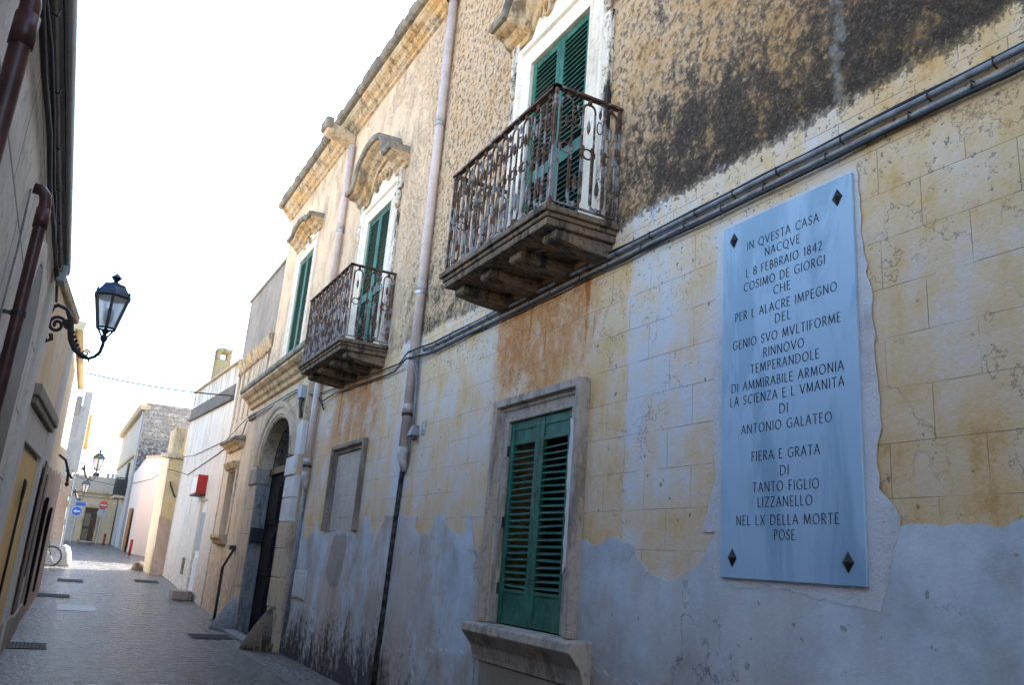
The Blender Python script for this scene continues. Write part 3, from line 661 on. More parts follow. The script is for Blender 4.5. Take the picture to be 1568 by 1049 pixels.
# door leaves and fanlight
DX = PX+.28
m = MB()
for a, b in ((yc-R+.01, yc-.004), (yc+.004, yc+R-.01)):
    m.box(DX, DX+.06, a, b, .02, ZS-.16)
    for z0, z1 in ((.25, 1.0), (1.15, 2.0), (2.15, 3.0)):
        m.box(DX-.02, DX+.001, a+.14, b-.14, z0, z1); m.box(DX-.035, DX-.0205, a+.22, b-.22, z0+.09, z1-.09)
dr = m.build('door', M['dark_wood'], po, .006)
m = MB(); m.lathe([(.005, -.02), (.03, -.01), (.03, .01), (.005, .02)], (DX-.05, yc-.12, 1.3), 10); m.box(DX-.04, DX, yc-.14, yc-.10, 1.27, 1.33); m.build('handle', M['iron'], dr)
m = MB(); m.box(DX-.06, DX+.06, yc-R, yc+R, ZS-.159, ZS-.02); m.build('transom', M['brown_wood'], po, .01)
m = MB()
ep = lambda f, a: (DX, yc+R*f*math.cos(a), ZS+RB*f*math.sin(a))
for k in range(1, 12):
    a = PI*k/12; m.tube([ep(.2, a), ep(.98, a)], .011, 5)
    c = ep(.68, a+.13); m.tube([(DX-.01, c[1]+.09*math.cos(t), c[2]+.08*math.sin(t)) for t in [2*PI*j/10 for j in range(11)]], .008, 5, False)
    c = ep(.40, a); m.tube([(DX-.01, c[1]+.05*math.cos(t), c[2]+.05*math.sin(t)) for t in [2*PI*j/8 for j in range(9)]], .008, 5, False)
for r in (.2, .5, .8, .97): m.tube([ep(r, PI*k/18) for k in range(19)], .011, 5)
fl = m.build('fanlight', M['iron'], po)
m = MB(); m.prism([(yc+(R+.05)*math.cos(PI*k/16), ZS-.02+(RB+.05)*math.sin(PI*k/16)) for k in range(17)], 'x', DX+.08, DX+.10); m.build('pane', M['pane'], fl)
m = MB(); m.box(PX+.005, PX+.29, yc+R-.10, yc+R-.013, 1.78, 2.08); m.build('iron_box', M['black_metal'], po, .01)
# string course above the portal, running on along the wing
m = MB()
up_ = lambda q, d=.14: [(x, z+d) for x, z in q]
sec = [(3.70, 4.80), (3.62, 4.82), (3.60, 4.90), (3.54, 4.94), (3.50, 5.02), (3.44, 5.05), (3.38, 5.10), (3.38, 5.16), (3.70, 5.18)]
m.prism(up_(sec), 'y', 13.55, 20.95)
sc_ = m.build('string_course', M['cornice'], pal, .006)
m = MB(); m.prism(up_([(3.70, 5.181), (3.35, 5.161), (3.33, 5.20), (3.34, 5.28), (3.42, 5.33), (3.5, 5.36), (3.70, 5.40)]), 'y', 13.52, 21.0)
m.build('coping', M['cap'], sc_, .012)
m = MB(); m.prism(up_([(3.70, 4.60), (3.64, 4.61), (3.63, 4.66), (3.60, 4.68), (3.60, 4.72), (3.70, 4.73)], .06), 'y', 13.6, 20.9); m.build('moulding', M['cap'], sc_, .005)

# --- lower wing with balustraded parapet and set back storey
WE = 23.7
NICHE = (21.75, 22.75, 1.95, 3.55)
m = MB(); holed_wall(m, FX, [19.7, WE], [-.05, 6.35], [(NICHE[0]-.035, NICHE[1]+.035, NICHE[2]-.035, NICHE[3]+.035)], .35)
m.face([(FX, 19.7, 6.35), (9, 19.7, 6.35), (9, WE, 6.35), (FX, WE, 6.35)]); m.face([(FX, WE, -.05), (9, WE, -.05), (9, WE, 6.35), (FX, WE, 6.35)])
m.build('wing_wall', M['wing_wall'], pal)
m = MB(); m.prism([(3.72, 6.351), (3.68, 6.351), (3.65, 6.42), (3.62, 6.50), (3.60, 6.58), (3.585, 6.64), (3.60, 6.68), (3.735, 6.70), (3.735, 6.351)], 'y', 19.71, WE)
k = 19.85
while k < WE-.2: m.box(3.63, 3.7, k, k+.12, 6.25, 6.349); k += .26
m.build('parapet', M['cornice'], pal, .006)
for y in (19.9, 20.7, 21.5, 22.2, 22.9, 23.45):
    MB().box(3.668, 3.71, y, y+.16, 5.56 if y < 20.9 else 4.9, 6.24).build('parapet_strip', M['wing_wall'], pal, .008)
m = MB(); m.box(3.74, 9, 19.72, 24.15, 6.36, 8.58); m.box(3.70, 9.02, 19.71, 24.21, 8.581, 8.66); m.build('set_back_storey', M['wing_grey'], pal, .01)
m = MB(); m.sweep([(NICHE[1], NICHE[2]), (NICHE[1], NICHE[3]), (NICHE[0], NICHE[3]), (NICHE[0], NICHE[2])], [(-.1, 0), (.03, 0), (.03, .22), (-.01, .22)], FX, side=-1)
nw = m.build('niche_window', M['wing_wall'], pal, .006)
m = MB(); m.box(FX+.2, FX+.22, NICHE[0], NICHE[1], NICHE[2], NICHE[3]); m.build('pane', M['wing_grey'], nw)
m = MB(); m.prism([(3.72, 4.05), (3.62, 4.07), (3.58, 4.14), (3.50, 4.19), (3.44, 4.24), (3.72, 4.26)], 'y', 21.3, 23.2); m.prism([(3.72, 3.56), (3.62, 3.58), (3.56, 3.66), (3.52, 3.74), (3.72, 3.76)], 'y', 21.6, 22.9); h_ = m.build('hood', M['cornice'], nw, .006)
m = MB(); m.prism([(3.72, 4.261), (3.42, 4.241), (3.40, 4.30), (3.5, 4.34), (3.72, 4.36)], 'y', 21.25, 23.25); m.build('hood_cap', M['cap'], h_, .01)
m = MB(); m.prism([(3.72, 1.94), (3.50, 1.94), (3.50, 1.86), (3.56, 1.80), (3.60, 1.72), (3.72, 1.70)], 'y', 21.6, 22.9); m.build('sill', M['cornice'], nw, .008)

# ------------------------------------------------------------------ memorial slab
PLX = FX-.030
pq = thing('memorial_plaque', (PLX, 3.56, 2.85), 'tall grey marble memorial slab with carved Italian text and four iron studs', 'plaque')
m = MB(); m.prism([(4.09, 4.00), (3.015, 4.00), (3.01, 1.665), (4.095, 1.67)], 'x', PLX, FX-.009); m.build('slab', M['marble'], pq, .004)
for y, z in ((3.985, 3.885), (3.12, 3.875), (3.985, 1.79), (3.12, 1.785)):
    m = MB(); r = .048
    base = [(PLX-.001, y-r*.82, z), (PLX-.001, y, z+r*1.2), (PLX-.001, y+r*.82, z), (PLX-.001, y, z-r*1.2)]
    i = len(m.v); m.v += base+[(PLX-.028, y, z)]; m.f += [(i, i+1, i+4), (i+1, i+2, i+4), (i+2, i+3, i+4), (i+3, i, i+4), (i+3, i+2, i+1, i)]
    m.build('stud', M['bolt'], pq)
def A(cx, cy, rx, ry, a0, a1, n=10): return [(cx+rx*math.cos(math.radians(a0+(a1-a0)*k/n)), cy+ry*math.sin(math.radians(a0+(a1-a0)*k/n))) for k in range(n+1)]
GL = {
 'I': (.16, [[(.08, 0), (.08, 1)]]), 'N': (.74, [[(.08, 0), (.08, 1)], [(.08, 1), (.66, 0)], [(.66, 0), (.66, 1)]]),
 'O': (.88, [A(.44, .5, .38, .5, 90, 450, 20)]), 'Q': (.88, [A(.44, .5, .38, .5, 90, 450, 20), [(.44, .05), (.62, -.1), (.86, -.2)]]),
 'V': (.70, [[(.02, 1), (.35, 0)], [(.35, 0), (.68, 1)]]), 'E': (.50, [[(.08, 0), (.08, 1)], [(.08, 1), (.46, 1)], [(.08, .52), (.40, .52)], [(.08, 0), (.48, 0)]]),
 'S': (.52, [A(.27, .75, .19, .25, 20, 270, 10)+A(.25, .25, .20, .25, 90, -160, 10)]), 'T': (.62, [[(.31, 0), (.31, 1)], [(.02, 1), (.60, 1)]]),
 'A': (.70, [[(.02, 0), (.35, 1)], [(.35, 1), (.68, 0)], [(.14, .36), (.56, .36)]]), 'C': (.74, [A(.46, .5, .40, .5, 50, 310, 14)]),
 'L': (.48, [[(.08, 0), (.08, 1)], [(.08, 0), (.46, 0)]]), 'F': (.48, [[(.08, 0), (.08, 1)], [(.08, 1), (.46, 1)], [(.08, .52), (.38, .52)]]),
 'B': (.54, [[(.08, 0), (.08, 1)], [(.08, 1)]+A(.24, .76, .20, .24, 90, -90, 8)+[(.08, .52)], [(.08, .52)]+A(.26, .26, .24, .26, 90, -90, 8)+[(.08, 0)]]),
 'R': (.58, [[(.08, 0), (.08, 1)], [(.08, 1)]+A(.26, .75, .22, .25, 90, -90, 8)+[(.08, .5)], [(.24, .5), (.56, 0)]]),
 'P': (.52, [[(.08, 0), (.08, 1)], [(.08, 1)]+A(.26, .74, .22, .26, 90, -90, 8)+[(.08, .48)]]),
 'D': (.76, [[(.08, 0), (.08, 1)], [(.08, 1), (.26, 1)]+A(.28, .5, .42, .5, 90, -90, 12)+[(.08, 0)]]),
 'M': (.90, [[(.06, 0), (.14, 1)], [(.14, 1), (.45, .08)], [(.45, .08), (.76, 1)], [(.76, 1), (.84, 0)]]),
 'G': (.80, [A(.46, .5, .40, .5, 50, 290, 14)+[(.72, .1), (.72, .44)], [(.56, .44), (.78, .44)]]),
 'H': (.74, [[(.08, 0), (.08, 1)], [(.66, 0), (.66, 1)], [(.08, .52), (.66, .52)]]), 'U': (.7, [[(.08, 1), (.08, .3)]+A(.35, .3, .27, .3, 180, 360, 8)+[(.62, 1)]]),
 'Z': (.62, [[(.04, 1), (.58, 1)], [(.58, 1), (.04, 0)], [(.04, 0), (.58, 0)]]), 'X': (.66, [[(.04, 1), (.62, 0)], [(.62, 1), (.04, 0)]]),
 '1': (.30, [[(.02, .82), (.16, 1)], [(.16, 1), (.16, 0)]]), '8': (.54, [A(.27, .76, .19, .24, 0, 360, 14), A(.27, .26, .24, .26, 0, 360, 14)]),
 '4': (.60, [[(.44, 0), (.44, 1)], [(.44, 1), (.04, .3)], [(.04, .3), (.58, .3)]]), '2': (.54, [A(.26, .74, .21, .26, 160, -20, 10)+[(.06, 0)], [(.06, 0), (.52, 0)]]),
}
def line_of_text(m, txt, yl, yr, z, h):
    # reads from far (large y) to near (small y)
    gap = .20; ws = [GL[c][0] if c != ' ' else .34 for c in txt]
    tot = sum(ws)+gap*(len(txt)-1); sx = (yl-yr)/tot
    u = 0; lay = [0]
    def q(p): return (PLX-.0012-.00012*lay[0], yl-(p[0])*sx, z+p[1]*h)
    def stroke(a, b):
        lay[0] = (lay[0]+1) % 7
        dx, dz = (b[0]-a[0])*sx, (b[1]-a[1])*h; L = math.hypot(dx, dz)
        if L < 1e-6: return
        ang = math.atan2(dz, dx); wd = h*(.05+.065*abs(math.sin(ang-math.radians(25))))
        nx, nz = -dz/L*wd/2, dx/L*wd/2
        ex, ez = dx/L*wd*.25, dz/L*wd*.25
        f = lambda p, s, e: (PLX-.0012-.00012*lay[0], yl-(p[0]*sx+s*nx+e*ex), z+p[1]*h+s*nz+e*ez)
        m.face([f(a, -1, -1), f(b, -1, 1), f(b, 1, 1), f(a, 1, -1)])
    for c, wd in zip(txt, ws):
        if c != ' ':
            for pl in GL[c][1]:
                pts = [(u+p[0], p[1]) for p in pl]
                for a, b in zip(pts, pts[1:]): stroke(a, b)
                if len(pl) == 2 and abs(pl[0][1]-pl[1][1]) > .8 and c not in 'VAXMZ4':
                    for p in pts:
                        lay[0] = (lay[0]+1) % 7
                        x_ = PLX-.0012-.00012*lay[0]; s_ = .06; t_ = .012*h/.065*2.2
                        yy_ = yl-p[0]*sx; zz_ = z+p[1]*h
                        m.face([(x_, yy_+s_*sx, zz_-t_*.06), (x_, yy_-s_*sx, zz_-t_*.06), (x_, yy_-s_*sx, zz_+t_*.06), (x_, yy_+s_*sx, zz_+t_*.06)])
        u += wd+gap
TXT = [('IN QVESTA CASA', 3.87, 3.27, 3.785), ('NACQVE', 3.71, 3.42, 3.695), ('L 8 FEBBRAIO 1842', 3.88, 3.25, 3.595), ('COSIMO DE GIORGI', 3.9, 3.23, 3.50), ('CHE', 3.64, 3.5, 3.415),
 ('PER L ALACRE IMPEGNO', 3.98, 3.15, 3.31), ('DEL', 3.63, 3.5, 3.225), ('GENIO SVO MVLTIFORME', 4.0, 3.13, 3.12), ('RINNOVO', 3.73, 3.4, 3.025), ('TEMPERANDOLE', 3.84, 3.29, 2.935),
 ('DI AMMIRABILE ARMONIA', 4.01, 3.12, 2.835), ('LA SCIENZA E L VMANITA', 4.02, 3.12, 2.745), ('DI', 3.6, 3.53, 2.65), ('ANTONIO GALATEO', 3.92, 3.21, 2.555), ('FIERA E GRATA', 3.83, 3.3, 2.38), ('DI', 3.6, 3.53, 2.28),
 ('TANTO FIGLIO', 3.82, 3.31, 2.19), ('LIZZANELLO', 3.78, 3.36, 2.10), ('NEL LX DELLA MORTE', 3.96, 3.18, 1.995), ('POSE', 3.65, 3.49, 1.91)]
m = MB()
for t, a, b, z in TXT: line_of_text(m, t, a-.01, b-.01, z-.010, .056)
me = m.build('inscription', M['letter'], pq)

# ------------------------------------------------------------------ downpipes
def downpipe(name, y, z0, z1, r, x, label, mat='pvc', clamps=(), foot=True, top=None):
    t = thing(name, (x, y, z0), label, 'pipe', 'pale downpipes on the palazzo')
    pts = [(x, y, z0), (x, y, z1)]
    if top: pts += top
    m = MB(); m.tube(pts, r, 14); m.build('pipe', M[mat], t, smooth=True)
    for z in clamps:
        m = MB(); m.tube([(x, y, z-.02), (x, y, z+.02)], r+.012, 14); m.box(x, FX, y-.015, y+.015, z-.015, z+.015); m.build('clamp', M['zinc'] if z > 4 else M['iron'], t)
    for z in clamps:
        m = MB(); m.tube([(x, y, z+.035), (x, y, z+.13)], r+.007, 14); m.build('socket', M['pvc_joint'], t, smooth=True)
    if foot:
        m = MB(); m.tube([(x, y, z0+.001), (x, y, z0-.10), (x+.02, y, z0-.20), (x+.04, y, z0-.30)], [r+.01, r+.008, r-.005, r-.03], 12); m.build('shoe', M['pvc_joint'], t, smooth=True)
    return t
dp = downpipe('downpipe', 9.82, 3.0, 9.60, .062, FX-.075, 'pale pink plastic downpipe between the two iron balconies, running down past the cables', clamps=(7.55, 5.05, 3.42), foot=True)
m = MB(); m.tube([(FX-.10, 9.82, 9.58), (FX-.10, 9.82, 9.70)], .085, 12); m.build('socket', M['copper_pipe'], dp)
# old channel in the wall under it
m = MB(); m.tube([(FX-.03, 9.9, 2.75), (FX-.025, 9.97, 1.8), (FX-.022, 10.02, .9), (FX-.02, 10.06, .03)], [.03, .035, .04, .05], 8); m.build('drain_stub', M['mould'], dp, smooth=True)
downpipe('downpipe', 14.55, 6.0, 9.35, .06, FX-.075, 'pale upper downpipe under the stone spout beside the far curved hood', clamps=(7.55, 6.3), foot=False)
d3 = downpipe('downpipe', 14.48, 3.0, 4.95, .062, FX-.085, 'short pale downpipe right of the arched portal, below the string course', clamps=(3.1,), foot=True)
m = MB(); m.tube([(FX-.03, 14.56, 2.7), (FX-.03, 14.58, 1.6), (FX-.03, 14.62, .3)], .028, 8); m.build('drain_stub', M['conduit'], d3, smooth=True)
sp = thing('stone_spout', (FX, 14.75, 9.5), 'weathered stone rainwater spout jutting from the roof cornice above a downpipe', 'spout')
m = MB(); m.hexa([(FX, 14.62, 9.42), (3.12, 14.62, 9.55), (3.12, 14.90, 9.55), (FX, 14.90, 9.42)], [(FX, 14.60, 9.62), (3.10, 14.58, 9.78), (3.10, 14.94, 9.78), (FX, 14.92, 9.62)]); m.build('trough', M['portal'], sp, .03)
m = MB(); m.box(3.06, 3.22, 14.56, 14.96, 9.62, 9.84); m.build('lip', M['cap'], sp, .04)

# ------------------------------------------------------------------ cables along the facade
cb = thing('cable_run', (FX-.03, 8, 4.22), 'grey conduit and black cables clipped along the palazzo between the storeys', 'cable')
def sag(pts, jitter=.0, step=.35):
    out = []
    for (x0, y0, z0), (x1, y1, z1) in zip(pts, pts[1:]):
        n = max(1, int(math.dist((x0, y0, z0), (x1, y1, z1))/step))
        for k in range(n): t = k/n; out.append((x0+(x1-x0)*t+random.uniform(-jitter, jitter)*.4, y0+(y1-y0)*t, z0+(z1-z0)*t+random.uniform(-jitter, jitter)))
    return out+[pts[-1]]
m = MB(); m.tube(sag([(FX-.035, -4, 4.235), (FX-.035, 8.2, 4.235), (FX-.035, 9.6, 4.235)], .004), .019, 8); m.build('conduit', M['conduit'], cb, smooth=True)
m = MB(); m.tube(sag([(FX-.03, -4, 4.17), (FX-.03, 8.9, 4.17), (FX-.035, 9.7, 4.17)], .005), .015, 8); m.build('conduit', M['conduit'], cb, smooth=True)
m = MB()
m.tube(sag([(FX-.035, -4, 4.265), (FX-.035, 9.3, 4.262), (FX-.10, 9.65, 4.25), (FX-.16, 9.82, 4.22), (FX-.05, 10.4, 4.2), (FX-.04, 14.9, 4.42), (FX-.2, 15.6, 4.62), (FX-.19, 20.5, 4.66), (FX-.04, 24, 4.5), (FX-.04, 30, 4.6), (FX-.5, 33.4, 4.65), (FX-.5, 36, 4.7)], .008), .011, 6)
m.tube(sag([(FX-.04, -4, 4.135), (FX-.04, 9.2, 4.135), (FX-.16, 9.85, 4.15), (FX-.04, 10.6, 4.12), (FX-.04, 13.4, 4.25), (FX-.06, 14.2, 4.2), (FX-.05, 14.0, 4.05), (FX-.05, 14.5, 4.35), (FX-.2, 15.6, 4.56)], .010), .013, 6)
m.tube(sag([(FX-.2, 15.6, 4.56), (FX-.19, 20.4, 4.58), (FX-.05, 21.5, 4.42), (FX-.04, 24.2, 4.25), (FX-.04, 31, 4.0), (FX-.5, 33.3, 4.3), (FX-.1, 44, 4.6), (FX-.3, 54, 4.9)], .008), .013, 6)
m.build('black_cable', M['cable'], cb, smooth=True)
for k in range(34):
    m = MB()
    y = -1.2+k*.47+random.uniform(-.08, .08)
    if y < 9.6: m.tube([(FX-.01, y, 4.262), (FX-.056, y, 4.258), (FX-.058, y, 4.215), (FX-.02, y, 4.205)], .005, 5); m.build('clip', M['iron'], cb); m = MB()
    if y < 9.6: m.tube([(FX-.01, y+.12, 4.192), (FX-.05, y+.12, 4.19), (FX-.052, y+.12, 4.15), (FX-.02, y+.12, 4.14)], .005, 5)
    if y < 9.6: m.build('clip', M['iron'], cb)
m = MB(); m.tube([(FX-.13, 9.74, 4.25), (FX-.05, 9.70, 4.0), (FX-.045, 9.66, 3.5), (FX-.045, 9.64, 3.25)], .014, 6); m.tube([(FX-.12, 9.75, 4.2), (FX-.04, 9.73, 3.9), (FX-.03, 9.70, 3.3), (FX-.03, 9.74, 2.8)], .012, 6); m.build('drop_cable', M['conduit'], cb, smooth=True)
jb = thing('junction_box', (FX, 9.6, 3.2), 'small grey weathered junction box beside the pink downpipe', 'junction box')
m = MB(); m.hexa([(FX-.12, 9.52, 3.12), (FX-.12, 9.66, 3.12), (FX, 9.66, 3.12), (FX, 9.52, 3.12)], [(FX-.07, 9.55, 3.26), (FX-.07, 9.63, 3.26), (FX, 9.63, 3.26), (FX, 9.55, 3.26)]); m.build('cover', M['conduit'], jb, .008)
m = MB(); m.tube([(FX-.05, 9.50, 3.08), (FX-.05, 9.58, 3.08)], .02, 8); m.build('gland', M['cable'], jb)
tl = MB().box(FX-.006, FX-.0005, 9.32, 9.46, 3.12, 3.30).build('number_tile', M['sign_grey'], None, .002); tag(tl, 'small blank grey tile on the plaster right of the junction box', 'tile')
fb = thing('electric_box', (FX-.12, 15.14, 4.5), 'dark electric box with hanging cables at the right shoulder of the portal arch', 'junction box')
m = MB(); m.box(PX-.10, PX-.001, 15.02, 15.26, 4.38, 4.62); m.build('case', M['blue_grey'], fb, .01)
m = MB()
for k in range(4): m.tube([(PX-.05, 15.04+.05*k, 4.38), (PX-.06, 15.05+.05*k, 4.2+.04*k), (PX-.02, 15.06+.03*k, 4.02)], .02, 6)
m.build('cable_tail', M['cable'], fb)
mb = thing('meter_cabinet', (FX-.03, 14.2, .95), 'pale grey utility cabinet door set low in the wall right of the portal', 'meter box')
m = MB(); m.box(FX-.03, FX-.002, 13.75, 14.52, .92, 1.36); m.build('frame', M['meter'], mb, .006)
m = MB(); m.box(FX-.042, FX-.031, 13.80, 14.47, .95, 1.28); m.build('door', M['meter'], mb, .005)
ic = thing('intercom', (PX-.02, 15.72, 2.7), 'small white intercom on the whitewashed portal pier', 'intercom')
m = MB(); m.box(PX-.045, PX-.021, 15.40, 15.49, 2.60, 2.78); m.build('case', M['white_paint'], ic, .005)
m = MB(); m.box(PX-.05, PX-.046, 15.42, 15.47, 2.72, 2.76); m.build('button', M['sign_grey'], ic)

# guard stones at the foot of the portal
def guard(name, y, s, label, mat, x=PX):
    m = MB(); prof = [(.42, 0), (.40, .12), (.32, .34), (.24, .52), (.17, .66), (.08, .72), (.005, .73)]
    n = 10; rings = []
    for r, z in prof:
        i = len(m.v); m.v += [(x+.12-r*1.15*math.sin(PI*j/n)-.10*(1-z/.75), y+s*.05-r*.75*math.cos(PI*j/n), z-.02) for j in range(n+1)]; rings.append(i)
    for a, b in zip(rings, rings[1:]): m.f += [(a+j, a+j+1, b+j+1, b+j) for j in range(n)]
    m.f.append(tuple(rings[0]+j for j in range(n+1)))
    for a, b in zip(rings, rings[1:]): m.f.append((a, b, b+n, a+n))
    o = m.build(name, mat, None, smooth=True); return tag(o, label, 'guard stone', 'guard stones at the portal')
guard('guard_stone', 18.45, 1, 'blue grey flared guard stone at the far foot of the portal', M['bluestone'])
guard('guard_stone', 15.25, -1, 'brownish flared guard stone at the near foot of the portal', M['balcony_stone'])
m = MB(); m.box(3.30, 3.545, 15.7, 18.1, 0, .07); ds = m.build('door_step', M['bluestone'], pal, .015)
# handrail
hr = thing('handrail', (3.5, 20.3, .03), 'bent black iron handrail standing against the wall past the portal', 'handrail')
m = MB(); m.box(3.46, 3.52, 20.27, 20.33, .02, 1.22); m.tube([(3.49, 20.3, 1.2), (3.52, 19.45, 1.62)], .03, 6); m.tube([(3.52, 19.47, 1.60), (3.70, 19.47, 1.66)], .03, 6); m.build('post', M['black_metal'], hr, .004)
m = MB(); m.box(3.40, 3.58, 20.05, 20.6, .02, .05); m.build('base_plate', M['black_metal'], hr, .005)
m = MB(); m.box(3.42, 3.69, 19.38, 19.56, 1.60, 1.70); m.build('bracket', M['black_metal'], hr, .01)

# ------------------------------------------------------------------ white house
wh = thing('white_house', (FX, 28.5, .3), 'white rendered house with streaked dark parapet band beyond the palazzo wing', 'building')
Y0, Y1 = WE+.01, 33.3
DW = (25.55, 26.85, .2, 2.95)
m = MB(); holed_wall(m, FX-.02, [Y0, Y1], [-.05, 6.70], [DW, (28.0, 28.75, .75, 1.25)], .3)
zt = lambda y, d=0: 6.72+.052*(y-Y0)+d
X_ = FX-.02
m.face([(X_, Y0, 6.70), (X_, Y1, 6.70), (X_, Y1, zt(Y1)), (X_, Y0, zt(Y0))])
m.face([(X_, Y0, zt(Y0)), (10, Y0, zt(Y0)), (10, Y1, zt(Y1)), (X_, Y1, zt(Y1))]); m.face([(X_, Y1, -.05), (10, Y1, -.05), (10, Y1, zt(Y1)), (X_, Y1, zt(Y1))]); m.face([(X_, Y0, -.05), (10, Y0, -.05), (10, Y0, zt(Y0)), (X_, Y0, zt(Y0))])
m.build('wall', M['white_house'], wh)
def slab(x0, x1, y0, y1, d0, d1): return MB().hexa([(x0, y0, zt(y0, d0)), (x1, y0, zt(y0, d0)), (x1, y1, zt(y1, d0)), (x0, y1, zt(y1, d0))], [(x0, y0, zt(y0, d1)), (x1, y0, zt(y0, d1)), (x1, y1, zt(y1, d1)), (x0, y1, zt(y1, d1))])
pb = slab(FX-.06, X_-.001, Y0+.25, Y1-.02, -1.0, -.62).build('parapet_band', M['dark_band'], wh, .01)
slab(FX-.13, X_-.001, Y0+.2, Y1, -1.09, -1.001).build('ledge', M['dark_band'], pb, .01)
slab(FX-.10, FX+.3, Y0, Y1+.05, .001, .07).build('coping', M['trim'], wh, .012)
m = MB(); m.box(FX+.06, FX+.1, DW[0]+.03, DW[1]-.03, .22, 2.93); 
dd = m.build('door', M['white_paint'], wh, .005)
m = MB(); m.box(FX+.03, FX+.059, DW[0]+.15, DW[1]-.15, 1.5, 2.6); m.build('pane', M['blue_grey'], dd)
for k in range(4): MB().box(FX+.02, FX+.059, DW[0]+.12+k*.28, DW[0]+.24+k*.28, .35, 1.3).build('panel', M['white_paint'], dd, .004)
m = MB(); m.box(FX+.1, FX+.12, 28.0, 28.75, .75, 1.25)
for k in range(6): m.box(FX-.01, FX+.02, 28.0, 28.75, .78+k*.08, .80+k*.08)
m.build('vent', M['brown_wall'], wh)
rs = thing('sign_box', (FX-.3, 26.8, 3.3), 'red and white box sign projecting over the white house door', 'sign')
m = MB(); m.box(3.40, 3.68, 26.22, 27.35, 3.12, 3.68); m.build('case', M['red'], rs, .01)
m = MB(); m.box(3.392, 3.3995, 26.25, 27.32, 3.15, 3.65); m.build('face', M['white_paint'], rs)
m = MB(); m.box(3.38, 3.68, 26.2, 27.37, 3.08, 3.119); m.build('base', M['brown_wood'], rs)
cy = thing('chimney', (4.0, 29.9, 6.95), 'square lichen covered chimney with open top on the white house roof', 'chimney')
m = MB(); m.box(3.74, 4.24, 29.6, 30.2, 6.9, 7.95)
for x in (3.74, 4.10):
    for y in (29.6, 30.06): m.box(x, x+.14, y, y+.14, 7.951, 8.22)
m.box(3.73, 4.25, 29.59, 30.21, 8.221, 8.34); m.box(3.88, 4.02, 29.75, 29.95, 8.341, 8.41); m.build('stack', M['chimney'], cy, .03)
st = MB(); st.box(3.12, 3.62, 25.0, 25.9, .17, .42); st.box(3.2, 3.6, 25.1, 25.3, .1, .17); o = st.build('stone_block', M['grey_stone'], None, .03); tag(o, 'low rough stone block seat on the paving by the white house door', 'stone block')

# ------------------------------------------------------------------ ochre house end and the houses beyond
oc = thing('ochre_house', (3.3, 34, .5), 'narrow ochre house end with bare stone foot jutting past the white house', 'building')
m = MB(); m.hexa([(3.30, 33.31, .3), (9, 33.31, .3), (9, 35.2, .3), (3.20, 35.2, .3)], [(3.20, 33.31, 4.7), (9, 33.31, 4.7), (9, 35.2, 4.9), (3.10, 35.2, 4.9)]); m.build('wall', M['ochre_house'], oc, .03)
m = MB(); m.hexa([(3.12, 33.2, 4.71), (9, 33.2, 4.71), (9, 35.25, 4.91), (3.02, 35.25, 4.91)], [(3.14, 33.22, 4.86), (9, 33.22, 4.86), (9, 35.25, 5.06), (3.04, 35.25, 5.06)])
m.box(3.24, 3.7, 33.32, 35.1, 4.87, 5.9); m.build('roof_edge', M['trim'], oc, .03)
m = MB(); m.hexa([(3.285, 33.295, .3), (3.9, 33.295, .3), (3.9, 33.309, .3), (3.285, 33.309, .3)], [(3.225, 33.295, 2.6), (3.9, 33.295, 2.4), (3.9, 33.309, 2.4), (3.225, 33.309, 2.6)]); m.build('bare_plaster', M['peel'], oc)
m = MB(); m.hexa([(3.285, 33.30, .3), (3.31, 33.30, .3), (3.21, 35.2, .3), (3.185, 35.2, .3)], [(3.185, 33.30, 4.69), (3.21, 33.30, 4.69), (3.11, 35.2, 4.88), (3.085, 35.2, 4.88)]); m.build('street_face', M['cream_face'], oc)
m = MB(); m.box(3.24, 3.30, 33.32, 35.15, .3, 1.5); m.build('plinth', M['ochre_house'], oc, .02)
fh = thing('flag_holder', (3.4, 33.25, 3.6), 'black iron bracket on the ochre house end wall', 'bracket')
m = MB(); m.tube([(3.40, 33.29, 3.72), (3.44, 33.15, 3.62), (3.52, 33.1, 3.45), (3.62, 33.15, 3.30)], .035, 6); m.tube([(3.36, 33.2, 3.85), (3.42, 33.15, 3.65)], .03, 6); m.build('arm', M['black_metal'], fh)
gs = MB(); gs.lathe([(.28, 0), (.26, .15), (.18, .3), (.02, .36)], (3.05, 35.4, .55), 9); o = gs.build('corner_stone', M['balcony_stone'], None, smooth=True); tag(o, 'small rounded stone at the corner of the ochre house', 'guard stone')
pk = thing('pink_house', (3.7, 48, 1), 'bright pale pink house with plain walls at the bend of the street', 'building')
m = MB(); m.hexa([(3.62, 48.8, .8), (4.9, 42.6, .8), (12, 42.6, .8), (12, 54, .8)], [(3.55, 48.8, 6.0), (4.85, 42.6, 5.75), (12, 42.6, 5.75), (12, 54, 6.0)])
m.hexa([(3.62, 48.81, .8), (12, 54.01, .8), (12, 54.02, .8), (3.5, 54.0, .8)], [(3.55, 48.81, 6.0), (12, 54.01, 6.0), (12, 54.02, 5.5), (3.42, 54, 5.5)]); m.build('wall', M['pink_house'], pk)
m = MB(); m.hexa([(3.50, 48.8, 6.001), (4.80, 42.55, 5.751), (5.4, 42.55, 5.751), (4.2, 48.9, 6.001)], [(3.50, 48.8, 6.12), (4.80, 42.55, 5.87), (5.4, 42.55, 5.87), (4.2, 48.9, 6.12)]); m.build('roof_edge', M['trim'], pk, .02)
m = MB(); m.box(3.40, 3.47, 50.5, 52.0, 1.05, 3.4); m.build('door', M['orange_wood'], pk, .01)
